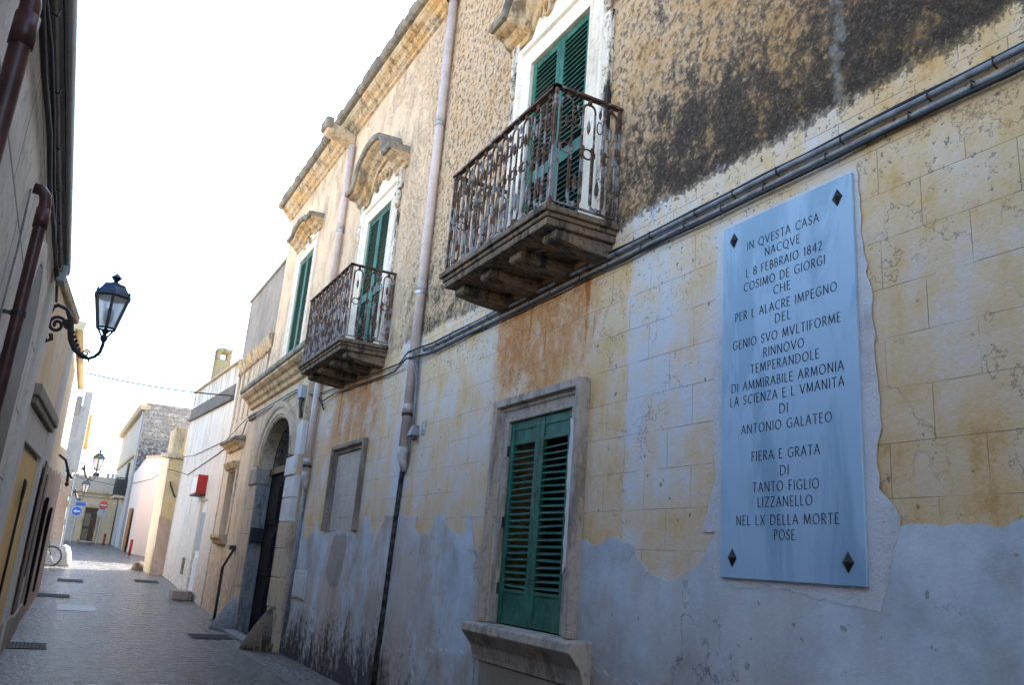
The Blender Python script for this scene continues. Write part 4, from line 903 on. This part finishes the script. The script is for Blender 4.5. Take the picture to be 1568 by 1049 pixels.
rp = MB(); rp.tube([(3.45, 46.6, .93), (3.45, 46.6, 1.65)], .07, 10); rp.lathe([(.075, 0), (.08, .02), (.05, .06), (.005, .08)], (3.45, 46.6, 1.65), 10); o = rp.build('bollard', M['red_post'], None, smooth=True); tag(o, 'red post at the foot of the pink house', 'bollard', 'red posts down the street')
rp = MB(); rp.tube([(2.75, 58.5, 1.25), (2.75, 58.5, 1.9)], .07, 10); rp.lathe([(.075, 0), (.08, .02), (.05, .06), (.005, .08)], (2.75, 58.5, 1.9), 10); o = rp.build('bollard', M['red_post'], None, smooth=True); tag(o, 'red post near the door at the end of the street', 'bollard', 'red posts down the street')
sh = thing('stone_house', (3.45, 60, 1.2), 'tall old house with bare grey rubble end wall rising behind the pink house', 'building')
m = MB(); m.hexa([(3.48, 54.03, 1), (14, 54.03, 1), (14, 70, 1), (3.30, 70, 1)], [(3.38, 54.03, 9.75), (14, 54.03, 9.9), (14, 70, 9.9), (3.2, 70, 9.5)]); m.build('gable_wall', M['rubble'], sh)
m = MB(); m.hexa([(3.44, 54.05, 1), (3.47, 54.05, 1), (3.28, 70, 1), (3.25, 70, 1)], [(3.34, 54.05, 9.3), (3.37, 54.05, 9.3), (3.18, 70, 9.1), (3.15, 70, 9.1)]); m.build('street_wall', M['end_grey'], sh)
m = MB(); m.hexa([(3.1, 53.9, 9.31), (3.6, 53.9, 9.31), (3.4, 70, 9.15), (2.9, 70, 9.15)], [(3.0, 53.9, 9.6), (3.6, 53.9, 9.6), (3.4, 70, 9.4), (2.8, 70, 9.4)]); m.hexa([(3.25, 54.2, 6.6), (3.42, 54.2, 6.6), (3.25, 69, 6.6), (3.1, 69, 6.6)], [(3.2, 54.2, 6.75), (3.42, 54.2, 6.75), (3.25, 69, 6.75), (3.05, 69, 6.75)]); m.build('cornice', M['trim'], sh)
m = MB(); m.tube([(3.38, 54.3, 1.2), (3.28, 54.3, 9.2)], .07, 8); m.build('downpipe', M['blue_grey'], sh)
for k, (a, b) in enumerate(((55.2, 56.3), (58.6, 59.8))): MB().box(3.36-k*.05, 3.46, a, b, 1.2, 3.6).build('door', M['blue_grey'], sh, .01)
m = MB(); m.box(2.72, 3.42, 57.2, 59.6, 4.15, 4.3); bb = m.build('balcony', M['end_wall'], sh, .02)
m = MB()
for k in range(16): m.box(2.74, 2.77, 57.22+k*.155, 57.27+k*.155, 4.3, 5.35)
for k in range(5): m.box(2.74+k*.15, 2.78+k*.15, 57.2, 57.23, 4.3, 5.35)
m.box(2.745, 2.76, 57.22, 59.6, 4.32, 5.3); m.box(2.75, 3.4, 57.21, 57.225, 4.32, 5.3); m.box(2.72, 2.79, 57.18, 59.6, 5.35, 5.40); m.box(2.72, 3.4, 57.18, 57.25, 5.35, 5.40); m.build('railing', M['black_metal'], bb)
m = MB(); m.box(3.22, 3.42, 57.8, 58.8, 4.3, 6.4); m.build('balcony_door', M['brown_wood'], sh)
# end of the street
eh = thing('end_house', (1.5, 62, 1.3), 'low flat roofed ochre house closing the end of the street', 'building')
m = MB(); m.box(-6, 3.25, 62, 74, 1, 5.55); m.build('wall', M['end_wall'], eh)
m = MB(); m.box(-6, 3.27, 61.93, 61.999, 4.62, 5.6); m.build('parapet', M['end_grey'], eh, .02)
m = MB(); m.box(-6, 3.27, 61.82, 61.929, 4.5, 4.64); m.build('moulding', M['trim'], eh, .02); MB().box(-6, 3.27, 61.90, 61.999, 4.25, 4.36).build('moulding', M['trim'], eh, .02)
m = MB(); m.box(1.34, 1.47, 61.90, 61.999, 1.35, 3.55); m.box(2.22, 2.35, 61.90, 61.999, 1.35, 3.55); m.box(1.34, 2.35, 61.88, 61.999, 3.551, 3.75); fr = m.build('door_frame', M['trim'], eh, .015)
m = MB(); m.box(1.48, 2.21, 61.96, 61.999, 1.42, 3.54); m.build('door', M['brown_wood'], fr)
m = MB(); m.box(1.50, 1.86, 61.94, 61.959, 2.35, 3.2); m.build('pane', M['pane'], fr); MB().box(1.50, 1.86, 61.94, 61.959, 1.5, 2.2).build('pane', M['pane'], fr)
m = MB(); m.box(1.9, 3.25, 61.9, 61.999, 1.2, 1.42); m.box(-3, 1.9, 61.9, 61.999, 1.25, 1.45); m.build('plinth', M['end_grey'], eh)
m = MB(); m.box(.2, .95, 61.93, 61.999, 1.46, 4.2); m.build('pale_panel', M['corner_white'], eh)
tk = thing('roof_tank', (1.9, 64, 5.55), 'small dark tanks and pots on the flat roof at the street end', 'tank')
m = MB(); m.lathe([(.2, 0), (.2, .4), (.05, .45)], (1.7, 64, 5.55), 10); m.build('tank', M['dark'], tk)
m = MB(); m.box(2.35, 2.55, 63.9, 64.1, 5.55, 6.0); m.build('pot', M['blue_grey'], tk); MB().box(2.65, 2.83, 63.9, 64.1, 5.55, 6.0).build('pot', M['blue_grey'], tk)
m = MB(); m.box(2.86, 3.05, 63.9, 64.1, 5.55, 6.02); m.build('pink_pot', M['pink_house'], tk)
# street signs
def post(name, x, y, z0, z1, label, cat): 
    t = thing(name, (x, y, z0), label, cat); m = MB(); m.tube([(x, y, z0), (x, y, z1)], .03, 8); m.build('post', M['zinc'], t); return t
sg = post('road_sign', .92, 59.0, 1.2, 3.75, 'round blue one way arrow sign under a blue street plate', 'road sign')
def disc(name, x, y, z, r, mat, parent, t=.02, n=24):
    m = MB(); m.prism([(x+r*math.cos(2*PI*k/n), z+r*math.sin(2*PI*k/n)) for k in range(n)], 'y', y-t, y); return m.build(name, mat, parent)
disc('rim', .92, 58.955, 3.17, .30, M['white_paint'], sg); disc('disc', .92, 58.934, 3.17, .275, M['sign_blue'], sg, .01)
m = MB(); m.prism([(.72, 3.17), (.86, 3.29), (.86, 3.215), (1.12, 3.215), (1.12, 3.125), (.86, 3.125), (.86, 3.05)], 'y', 58.918, 58.923); m.build('arrow', M['white_paint'], sg)
m = MB(); m.box(.78, 1.32, 58.94, 58.96, 3.52, 3.72); m.build('plate', M['sign_blue'], sg); m = MB(); m.box(.76, 1.34, 58.945, 58.965, 3.721, 3.80); m.build('plate_edge', M['sign_grey'], sg)
s2 = post('road_sign', 2.38, 60.2, 1.25, 3.9, 'post carrying a red sign above a round grey sign back', 'road sign')
n = 8; m = MB(); m.prism([(2.40+.28*math.cos(2*PI*k/n+PI/8), 3.72+.28*math.sin(2*PI*k/n+PI/8)) for k in range(n)], 'y', 60.13, 60.15); m.build('plate', M['pale_red'], s2)
m = MB(); m.box(2.2, 2.6, 60.115, 60.125, 3.69, 3.75); m.build('bar', M['white_paint'], s2)
disc('disc', 2.38, 60.15, 3.22, .28, M['sign_grey'], s2)

# ------------------------------------------------------------------ left side
lh = thing('grey_house', (-.6, 4, 0), 'low grey ashlar house close on the left with dark eaves moulding', 'building')
WX = -.50
m = MB()
ztop = lambda y: 3.86+.052*(y-3)
m.hexa([(WX-.03, -5, -.05), (WX-.02, 9.8, -.05), (-14, 9.8, -.05), (-14, -5, -.05)], [(WX-.03, -5, ztop(-5)), (WX-.02, 9.8, ztop(9.8)), (-14, 9.8, ztop(9.8)), (-14, -5, ztop(-5))])
m.build('wall', M['ashlar'], lh)
def lmould(x0, x1, za, zb, y0=-5, y1=9.75):
    m = MB(); m.hexa([(x0, y0, ztop(y0)+za), (x1, y0, ztop(y0)+za), (x1, y1, ztop(y1)+za), (x0, y1, ztop(y1)+za)], [(x0, y0, ztop(y0)+zb), (x1, y0, ztop(y0)+zb), (x1, y1, ztop(y1)+zb), (x0, y1, ztop(y1)+zb)]); return m
ev = lmould(-.9, WX+.045, .001, .10).build('eaves', M['dark_band'], lh, .015)
lmould(-.9, WX+.10, .101, .20, y1=9.85).build('gutter', M['left_wall'], ev, .02)
m = MB(); m.box(WX-.03, WX+.02, 9.1, 9.85, -.02, 4.0); m.build('corner_pilaster', M['left_wall'], lh, .01)
m = MB(); m.hexa([(-13.9, -5, ztop(-5)+.01), (-.7, -5, ztop(-5)+.01), (-.7, 9.75, ztop(9.8)+.01), (-13.9, 9.75, ztop(9.8)+.01)], [(-13.9, -5, ztop(-5)+.06), (-.7, -5, ztop(-5)+.06), (-.7, 9.75, ztop(9.8)+.06), (-13.9, 9.75, ztop(9.8)+.06)]); m.build('roof', M['bounce_roof'], lh)  # unseen roof sheet, added as a reflector for the upper facade
# arched doorway
m = MB(); aa = arc(7.45, 3.05, .62, 0, PI, 16); m.prism([(8.07, 0)]+aa+[(6.83, 0)], 'x', WX-.018, WX-.0185+.012); ad = m.build('archway_door', M['brown_wood'], lh)
m = MB(); m.sweep([(8.09, 0)]+arc(7.45, 3.05, .64, 0, PI, 18)+[(6.81, 0)], [(-.02, 0), (.015, 0), (.02, .03), (.02, .17), (.0, .18), (-.02, .18)], 0, side=-1)
m.v = [(WX-.02+(-v[0]), v[1], v[2]) for v in m.v]; m.build('surround', M['left_wall'], ad)
def lpipe(y, z0, z1, label, elbow=True):
    t = thing('drainpipe', (WX+.07, y, z0), label, 'pipe', 'reddish brown drainpipes on the left wall'); x = WX+.075
    m = MB(); pts = [(x, y, z0), (x, y, z1-.10)]
    if elbow: pts += [(x, y, z1-.06), (x-.008, y, z1-.02), (x-.03, y, z1+.01), (x-.075, y, z1+.015)]
    m.tube(pts, .034, 12); m.build('pipe', M['copper_pipe'], t, smooth=True)
    for z in (z0+.9, z1-.75):
        m = MB(); m.tube([(x, y, z-.014), (x, y, z+.014)], .042, 12); m.box(WX-.02, x, y-.01, y+.01, z-.01, z+.01); m.build('clamp', M['black_metal'], t)
    m = MB(); m.tube([(x, y, z1-.22), (x, y, z1-.10)], .040, 12); m.build('socket', M['copper_pipe'], t, smooth=True)
lpipe(5.35, 0.1, 3.55, 'reddish brown drainpipe with an elbow under the left eaves, the farther one')
lpipe(3.02, .1, 3.42, 'reddish brown drainpipe nearest the camera at the left edge')
lc = thing('wall_cable', (WX+.03, 6, 3.8), 'thick black cables drooping under the left eaves', 'cable')
m = MB(); m.tube(sag([(WX+.02, 1.5, 3.62), (WX+.02, 3.7, 3.78), (WX+.02, 4.3, 3.77), (WX+.02, 5.2, 3.85), (WX+.02, 6.1, 3.88), (WX+.02, 7.3, 3.98), (WX+.02, 8.9, 4.1), (WX+.02, 9.7, 4.12), (WX+.0, 10.6, 4.2)], .012), .016, 6)
m.tube(sag([(WX+.03, 1.5, 3.66), (WX+.03, 3.7, 3.80), (WX+.03, 5.0, 3.90), (WX+.03, 7.0, 3.97), (WX+.03, 9.5, 4.12)], .015), .011, 6); m.build('cable', M['cable'], lc, smooth=True)
m = MB(); m.tube(sag([(WX+.06, 1, 3.80), (WX+.07, 5, 4.04), (WX+.07, 9.6, 4.30)], .008), .006, 5)
for k in range(9): m.tube([(WX-.01, 2.2+k*.85, 3.80+.05*k*.85), (WX+.06, 2.2+k*.85, 3.78+.05*k*.85), (WX+.06, 2.25+k*.85, 3.84+.05*k*.85)], .005, 5)
m.build('wire', M['cable'], lc)
m = MB(); m.tube([(WX+.0, 5.2, 3.5), (WX+.01, 5.18, 3.1), (WX+.015, 5.1, 2.75), (WX+.015, 5.2, 2.55), (WX+.015, 5.6, 2.5)], .006, 5); m.build('thin_wire', M['cable_grey'], lc)
jb2 = MB(); jb2.box(WX+.02, WX+.10, 9.1, 9.32, 4.05, 4.22); o = jb2.build('eaves_box', M['blue_grey'], None, .008); tag(o, 'small grey box hanging at the end of the left eaves', 'junction box')

th = thing('sky_blocker_house', (-.6, -8, 0), 'added house out of view on the left, blocks sky light opposite the memorial slab', 'building')
m = MB(); m.box(-10, WX-.06, -16, .6, -.05, 6.6); m.build('wall', M['left_wall'], th)  # unseen house added to keep sky light off the near lower facade
m = MB(); m.box(-10, WX+.1, -16, .65, 6.601, 6.8); m.build('cornice', M['trim'], th, .02)

yh = thing('yellow_house', (-.5, 12, 0), 'narrow ochre house on the left with a yellow door bay under a stone hood', 'building')
sx = lambda y: -.60+.06*(y-10.2) if y < 14.5 else -.342+.012*(y-14.5)
m = MB(); m.hexa([(sx(9.95)-.0, 9.95, -.05), (sx(14.5), 14.5, -.05), (-6, 14.5, -.05), (-6, 9.95, -.05)], [(sx(9.95), 9.95, 4.5), (sx(14.5)-.05, 14.5, 4.85), (-6, 14.5, 4.85), (-6, 9.95, 4.5)]); m.build('wall', M['left_ochre'], yh)
m = MB(); m.hexa([(-.342, 14.51, -.05), (sx(17.8), 17.8, -.05), (-6, 17.8, -.05), (-6, 14.51, -.05)], [(-.40, 14.51, 4.95), (sx(17.8)-.06, 17.8, 5.1), (-6, 17.8, 5.1), (-6, 14.51, 4.95)]); m.build('grey_wall', M['left_grey'], yh)
m = MB(); m.hexa([(sx(9.9)+.03, 9.9, 4.501), (sx(14.5)+.02, 14.5, 4.851), (-1.2, 14.5, 4.851), (-1.2, 9.9, 4.501)], [(sx(9.9)+.05, 9.9, 4.62), (sx(14.5)+.04, 14.5, 4.97), (-1.2, 14.5, 4.97), (-1.2, 9.9, 4.62)]); m.build('coping', M['trim'], yh, .02)
m = MB(); m.hexa([(-14, 9.95, 4.51), (-1.3, 9.95, 4.51), (-1.3, 17.7, 5.11), (-14, 17.7, 5.11)], [(-14, 9.95, 4.56), (-1.3, 9.95, 4.56), (-1.3, 17.7, 5.16), (-14, 17.7, 5.16)]); m.build('roof', M['bounce_roof'], yh)  # added bounce roof, out of view
def lbox(m, y0, y1, o0, o1, z0, z1): m.hexa([(sx(y0)+o0, y0, z0), (sx(y0)+o1, y0, z0), (sx(y1)+o1, y1, z0), (sx(y1)+o0, y1, z0)], [(sx(y0)+o0, y0, z1), (sx(y0)+o1, y0, z1), (sx(y1)+o1, y1, z1), (sx(y1)+o0, y1, z1)]); return m
m = MB(); lbox(m, 10.6, 13.7, .002, .13, 3.10, 3.24); lbox(m, 10.65, 13.65, .002, .10, 3.02, 3.099); hd = m.build('hood', M['grey_stone'], yh, .015)
m = MB(); lbox(m, 11.0, 13.3, .001, .012, 0, 2.55); m.build('door_bay', M['left_yellow'], yh)
m = MB(); lbox(m, 10.75, 10.999, .001, .05, 0, 3.0); lbox(m, 13.301, 13.6, .001, .06, 0, 3.0); lbox(m, 11.0, 13.3, .001, .05, 2.62, 3.0); m.build('door_surround', M['left_wall'], yh, .01)
m = MB(); lbox(m, 14.7, 15.9, .002, .02, .3, 2.7); m.build('dark_door', M['brown_wood'], yh); lbox(MB(), 16.4, 17.2, .002, .02, .9, 2.6).build('dark_shutter', M['brown_wood'], yh)
m = MB(); lbox(m, 10.3, 14.5, .002, .05, -.03, .45); lbox(m, 14.52, 17.7, .002, .05, -.03, .40); m.build('plinth', M['grey_stone'], yh, .02)
kn = thing('door_grille', (-.45, 12, 2.0), 'black iron scrollwork handle bar on the yellow door bay', 'ironwork')
m = MB(); xk = sx(12)+.05; m.tube([(xk, 12.0, .6), (xk, 12.0, 2.1)], .018, 6)
for s in (-1, 1): m.tube([(xk, 12+s*(.03+.18*(1-math.cos(t))*.5+.07*math.sin(t)), 2.1+.13*math.sin(t)) for t in [k*.4 for k in range(12)]], .014, 6)
m.build('scroll', M['black_metal'], kn)

ch_ = thing('cream_house', (-.15, 21, 0), 'cream house on the left with sunlit upper wall and shade painted brown over its foot', 'building')
bx = lambda y: -.29+.026*(y-17.8); tx = lambda y: bx(y)-.125
YA, YB = 17.81, 26.0
m = MB(); m.hexa([(bx(YA), YA, -.05), (bx(YB), YB, -.05), (-7, YB, -.05), (-7, YA, -.05)], [(tx(YA), YA, 5.5), (tx(YB), YB, 5.6), (-7, YB, 5.6), (-7, YA, 5.5)]); m.build('wall', M['cream'], ch_)
m = MB(); m.hexa([(tx(YA)-.3, YA, 5.501), (tx(YA)+.14, YA, 5.501), (tx(YB)+.14, YB, 5.601), (tx(YB)-.3, YB, 5.601)], [(tx(YA)-.3, YA, 5.68), (tx(YA)+.18, YA, 5.68), (tx(YB)+.18, YB, 5.78), (tx(YB)-.3, YB, 5.78)]); m.build('cornice', M['cream'], ch_, .02)
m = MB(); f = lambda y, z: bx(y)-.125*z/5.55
m2 = MB(); m2.hexa([(-14, YA, 5.51), (-.7, YA, 5.51), (-.7, YB, 5.61), (-14, YB, 5.61)], [(-14, YA, 5.56), (-.7, YA, 5.56), (-.7, YB, 5.66), (-14, YB, 5.66)]); m2.build('roof', M['bounce_roof'], ch_)  # added bounce roof, reaches back out of view
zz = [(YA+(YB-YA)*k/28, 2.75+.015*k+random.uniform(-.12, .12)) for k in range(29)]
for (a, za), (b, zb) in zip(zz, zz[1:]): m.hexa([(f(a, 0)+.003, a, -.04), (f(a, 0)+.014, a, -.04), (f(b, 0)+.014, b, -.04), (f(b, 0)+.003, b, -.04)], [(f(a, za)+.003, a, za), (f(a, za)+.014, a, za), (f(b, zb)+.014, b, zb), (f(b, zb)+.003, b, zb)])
m.build('painted_shadow', M['brown_wall'], ch_)  # brown sheet paints in the opposite building's shadow on the lower wall
m = MB(); m.box(bx(19)-.02, bx(19)+.03, 18.6, 19.7, .3, 2.3); m.build('door', M['dark_wood'], ch_); MB().box(bx(22)-.02, bx(22)+.03, 21.4, 22.3, .4, 2.2).build('door', M['dark_wood'], ch_)

kh = thing('corner_house', (.2, 37, .6), 'whitewashed corner house with peeling end wall beyond the sunlit crossing on the left', 'building')
m = MB(); m.hexa([(.30, 35, .4), (.42, 50, .6), (-8, 50, .6), (-8, 35, .4)], [(.02, 35, 6.4), (.14, 50, 6.4), (-8, 50, 6.4), (-8, 35, 6.4)]); m.build('wall', M['corner_white'], kh)
m = MB(); m.hexa([(.02, 34.96, 4.0), (.31, 34.96, 4.0), (.33, 36.5, 4.0), (.02, 36.5, 4.0)], [(-.02, 34.96, 6.95), (.26, 34.96, 6.95), (.28, 36.5, 6.95), (-.02, 36.5, 6.95)]); m.build('parapet_pier', M['corner_white'], kh, .02)
m = MB(); m.box(-.55, -.05, 34.97, 35.6, 6.0, 6.75); m.box(-.9, -.3, 34.96, 35.4, 5.6, 6.1); m.build('rubble_top', M['grey_stone'], kh, .05)
m = MB(); m.prism(jag([(-1.0, 1.55), (.22, 1.5), (.20, 3.6), (-.15, 3.75), (-.9, 3.4), (-1.0, 1.55)], .05, .2)[:-1], 'y', 34.978, 34.985); m.build('peeled_plaster', M['peel'], kh)
m = MB(); m.hexa([(.28, 38, 5.2), (.48, 38, 5.2), (.5, 39.6, 5.2), (.28, 39.6, 5.2)], [(.2, 38, 6.5), (.42, 38, 6.5), (.44, 39.6, 6.5), (.2, 39.6, 6.5)]); m.build('yellow_bay', M['yellow_wall'], kh, .01)
m = MB(); m.tube([(.33, 34.93, .6), (.24, 34.93, 4.0)], .03, 6); m.build('drainpipe', M['zinc'], kh)
gs = MB(); gs.lathe([(.34, 0), (.32, .2), (.26, .5), (.16, .75), (.02, .82)], (.42, 35.0, .5), 12); o = gs.build('buttress_stone', M['corner_white'], None, smooth=True); tag(o, 'pale conical guard stone at the corner of the whitewashed house', 'guard stone')
bk = thing('bicycle', (-.05, 34.5, .55), 'dark bicycle leaning on the whitewashed corner house, only its front wheel in view', 'bicycle')
WR = .34; wz = .55+WR; wy = 34.55
m = MB(); m.tube([(.02+WR*math.cos(t), wy, wz+WR*math.sin(t)) for t in [2*PI*k/28 for k in range(29)]], .028, 8, False); wl = m.build('wheel', M['rubber'], bk, smooth=True)
m = MB()
for k in range(14): t = 2*PI*k/14; m.tube([(.02, wy, wz), (.02+(WR-.02)*math.cos(t), wy, wz+(WR-.02)*math.sin(t))], .004, 4)
m.lathe([(.03, -.03), (.03, .03)], (.02, wy, wz), 8); m.build('spokes', M['zinc'], wl)
m = MB(); m.tube([(-1.03+WR*math.cos(t), wy+.02, wz+WR*math.sin(t)) for t in [2*PI*k/28 for k in range(29)]], .028, 8, False); m.build('wheel', M['rubber'], bk, smooth=True)
m = MB(); 
for a, b in (((.02, wz), (-.14, wz+.55)), ((-.14, wz+.5), (-.62, wz-.02)), ((-.14, wz+.45), (-.72, wz+.48)), ((-.72, wz+.55), (-.62, wz-.02)), ((-.62, wz-.02), (-1.03, wz)), ((-.72, wz+.45), (-1.03, wz))): m.tube([(a[0], wy, a[1]), (b[0], wy, b[1])], .017, 6)
m.build('frame', M['black_metal'], bk)
m = MB(); m.tube([(-.14, wy-.25, wz+.62), (-.14, wy, wz+.58), (-.14, wy+.25, wz+.62)], .014, 6); m.build('handlebar', M['zinc'], bk)
m = MB(); m.box(-.86, -.6, wy-.07, wy+.07, wz+.56, wz+.61); m.build('saddle', M['rubber'], bk, .02)

# ------------------------------------------------------------------ street lanterns
def lantern(label, wx, y, z, s=1.0, glass='glass'):
    # wall at wx; arm reaches towards +x; z = height of the arm's lowest point
    t = thing('street_lantern', (wx, y, z+.3*s), label, 'street lamp', 'wall lanterns along the left side')
    P = lambda u, v, w=0: (wx+u*s, y+w*s, z+v*s)
    m = MB()
    # wall scroll
    m.tube([P(.02, .62), P(.05, .52), P(.0, .38), P(.02, .2), P(.06, .12), P(.11, .16), P(.09, .22)], 0.027*s, 6)
    m.tube([P(.02, .52), P(.10, .58), P(.20, .55), P(.26, .45), P(.28, .33), P(.31, .20), P(.37, .09), P(.46, .02), P(.54, .0), P(.60, .035), P(.645, .10), P(.66, .20), P(.655, .28)], [0.024*s]*3+[0.036*s]*5+[.02*s]*5, 8)
    m.tube([P(.04+.10*math.cos(k*.5)*(1-k/26)+.09, .34+.11*math.sin(k*.5)*(1-k/26)) for k in range(22)], 0.021*s, 6)
    m.tube([P(.24-.05*math.cos(k*.6)*(1-k/20), .36+.06*math.sin(k*.6)*(1-k/20)) for k in range(16)], 0.021*s, 6)
    m.tube([P(.50+.045*math.cos(k*.6)*(1-k/20), .06+.045*math.sin(k*.6)*(1-k/20)) for k in range(16)], .010*s, 6)
    for k in range(9):
        u = .27+.025*k; v = max(.03, .38-.048*k)
        m.lathe([(.002, -.03*s), (.022*s, 0), (.002, .03*s)], P(u, v), 5)
    m.tube([P(.54, .0), P(.55, -.05)], [.018*s, .004*s], 6); m.tube([P(.62, .07), P(.68, .05)], [.012*s, .004*s], 6)
    m.box(wx-.02*s, wx+.02*s, y-.04*s, y+.04*s, z+.10*s, z+.66*s)
    m.build('arm', M['black_metal'], t)
    c = P(.655, .30); n = 6; rot = PI/6
    def ring(r, zz): return [Vector((c[0]+r*s*math.cos(2*PI*k/n+rot), c[1]+r*s*math.sin(2*PI*k/n+rot), c[2]+zz*s)) for k in range(n)]
    b0, b1 = ring(.105, .10), ring(.205, .50)
    m = MB()
    for k in range(n):
        m.tube([b0[k], b1[k]], .019*s, 5); m.tube([b0[k], b0[(k+1) % n]], .013*s, 5); m.tube([b1[k], b1[(k+1) % n]], .016*s, 5)
        q = (c[0]+.04*s*math.cos(2*PI*k/n+rot), c[1]+.04*s*math.sin(2*PI*k/n+rot), c[2]+.0)
        m.tube([q, tuple(b0[k])], .008*s, 5); m.lathe([(.002, -.02*s), (.018*s, .0), (.012*s, .03*s), (.002, .055*s)], b1[k]+Vector((0, 0, .03*s)), 6)
    m.lathe([(.03*s, -.06*s), (.045*s, -.02*s), (.02*s, .03*s), (.05*s, .07*s), (.02*s, .10*s)], c, 8)
    m.build('frame', M['black_metal'], t)
    m = MB()
    i0 = [v*.985+Vector(c)*.015 for v in b0]; i1 = [v*.985+Vector(c)*.015 for v in b1]
    for k in range(n): m.face([b0[k]+(Vector(c)-b0[k])*.03, b0[(k+1) % n]+(Vector(c)-b0[(k+1) % n])*.03, b1[(k+1) % n]+(Vector((c[0], c[1], b1[k].z))-b1[(k+1) % n])*.03, b1[k]+(Vector((c[0], c[1], b1[k].z))-b1[k])*.03])
    m.build('glass', M[glass], t)
    m = MB(); r0, r1, r2_ = ring(.235, .50), ring(.15, .62), ring(.13, .66)
    for a, b in ((r0, r1), (r1, r2_)):
        for k in range(n): m.face([a[k], a[(k+1) % n], b[(k+1) % n], b[k]])
    m.face(r2_); m.face(list(reversed(r0))); m.lathe([(.09*s, 0), (.06*s, .03*s), (.02*s, .05*s), (.05*s, .09*s), (.065*s, .105*s), (.03*s, .14*s), (.002, .165*s)], (c[0], c[1], c[2]+.655*s), 8)
    m.build('roof', M['gloss_metal'], t)
    m = MB(); m.lathe([(.03*s, 0), (.05*s, .06*s), (.05*s, .16*s), (.01*s, .2*s)], (c[0], c[1], c[2]+.16*s), 10); m.build('bulb', M['white_paint'], t, smooth=True)
    return t
lantern('large black hexagonal lantern on an ornate scroll arm, nearest on the left wall', -.59, 11, 3.68, 1.0)
lantern('pale glazed lantern on a scroll arm, upper of the two far lanterns', .25, 38.5, 3.9, 1.15)
lantern('small dark lantern on a curved arm, lower of the two far lanterns', .22, 44.5, 3.3, .95)
fbk = MB(); fbk.tube([(-.25, 20.6, 3.3), (-.1, 20.6, 3.2), (.0, 20.6, 2.95), (.02, 20.6, 2.7)], .03, 6); fbk.tube([(-.05, 20.6, 3.0), (.1, 20.6, 2.82)], .025, 6); fbk.lathe([(.01, -.06), (.05, 0), (.01, .06)], (.02, 20.6, 2.7), 6)
o = fbk.build('iron_bracket', M['black_metal'], None); tag(o, 'black iron wall bracket high on the cream house', 'bracket')

# ------------------------------------------------------------------ overhead wire
def wire(label, a, b, dip, r=.017, mat='cable'):
    m = MB(); m.tube([(a[0]+(b[0]-a[0])*t, a[1]+(b[1]-a[1])*t, a[2]+(b[2]-a[2])*t-dip*4*t*(1-t)) for t in [k/24 for k in range(25)]], r, 5)
    o = m.build('overhead_wire', M[mat], None); tag(o, label, 'wire', 'overhead wires')
wire('grey wire slung across the street from the cream house to the white house', (-.35, 24, 5.78), (3.62, 23.9, 5.75), .10)
wire('thin grey wire crossing the street at its far end', (.2, 52, 4.85), (3.4, 55.5, 4.75), .05, .015)

# ------------------------------------------------------------------ drain grates
def grate(x0, x1, y, d, label):
    d = .36
    t = thing('drain_grate', ((x0+x1)/2, y, gz(y)), label, 'drain grate', 'slotted drain grates in the street'); z = gz(y)+.006
    sl = (gz(y+.2)-gz(y-.2))/.4
    Z = lambda yy: gz(yy)+.004
    def bx_(m, xa, xb, ya, yb, a, b): m.hexa([(xa, ya, Z(ya)+a), (xb, ya, Z(ya)+a), (xb, yb, Z(yb)+a), (xa, yb, Z(yb)+a)], [(xa, ya, Z(ya)+b), (xb, ya, Z(ya)+b), (xb, yb, Z(yb)+b), (xa, yb, Z(yb)+b)]); return m
    bx_(MB(), x0, x1, y-d, y+d, .001, .004).build('pit', M['dark'], t)
    m = MB(); bx_(m, x0-.02, x1+.02, y-d-.02, y-d, 0, .012); bx_(m, x0-.02, x1+.02, y+d, y+d+.02, 0, .012)
    n = 12
    for k in range(n+1): xx = x0+(x1-x0)*k/n; bx_(m, xx-.011, xx+.011, y-d, y+d, .005, .0115)
    m.build('bars', M['iron'], t)
grate(-.42, .20, 14.75, .13, 'long slotted iron drain grate at the left edge, nearest of all')
grate(-.08, .62, 24.6, .13, 'slotted iron drain grate on the left past the first lantern')
grate(2.55, 3.25, 17.0, .13, 'slotted iron drain grate before the portal guard stones')
grate(2.55, 3.25, 30.2, .13, 'thin dark drain grate on the right near the ochre house')
grate(.35, 1.0, 29.0, .13, 'thin dark drain grate on the left by the sunlit crossing')
m = MB(); m.hexa([(.35, 21.2, gz(21.2)+.001), (1.15, 21.2, gz(21.2)+.001), (1.15, 22.5, gz(22.5)+.001), (.35, 22.5, gz(22.5)+.001)], [(.35, 21.2, gz(21.2)+.007), (1.15, 21.2, gz(21.2)+.007), (1.15, 22.5, gz(22.5)+.007), (.35, 22.5, gz(22.5)+.007)]); o = m.build('worn_patch', M['worn_pale'], None, .002); tag(o, 'pale worn stone patch in the middle of the street', 'paving patch')  # lighter patch of worn stone in the paving
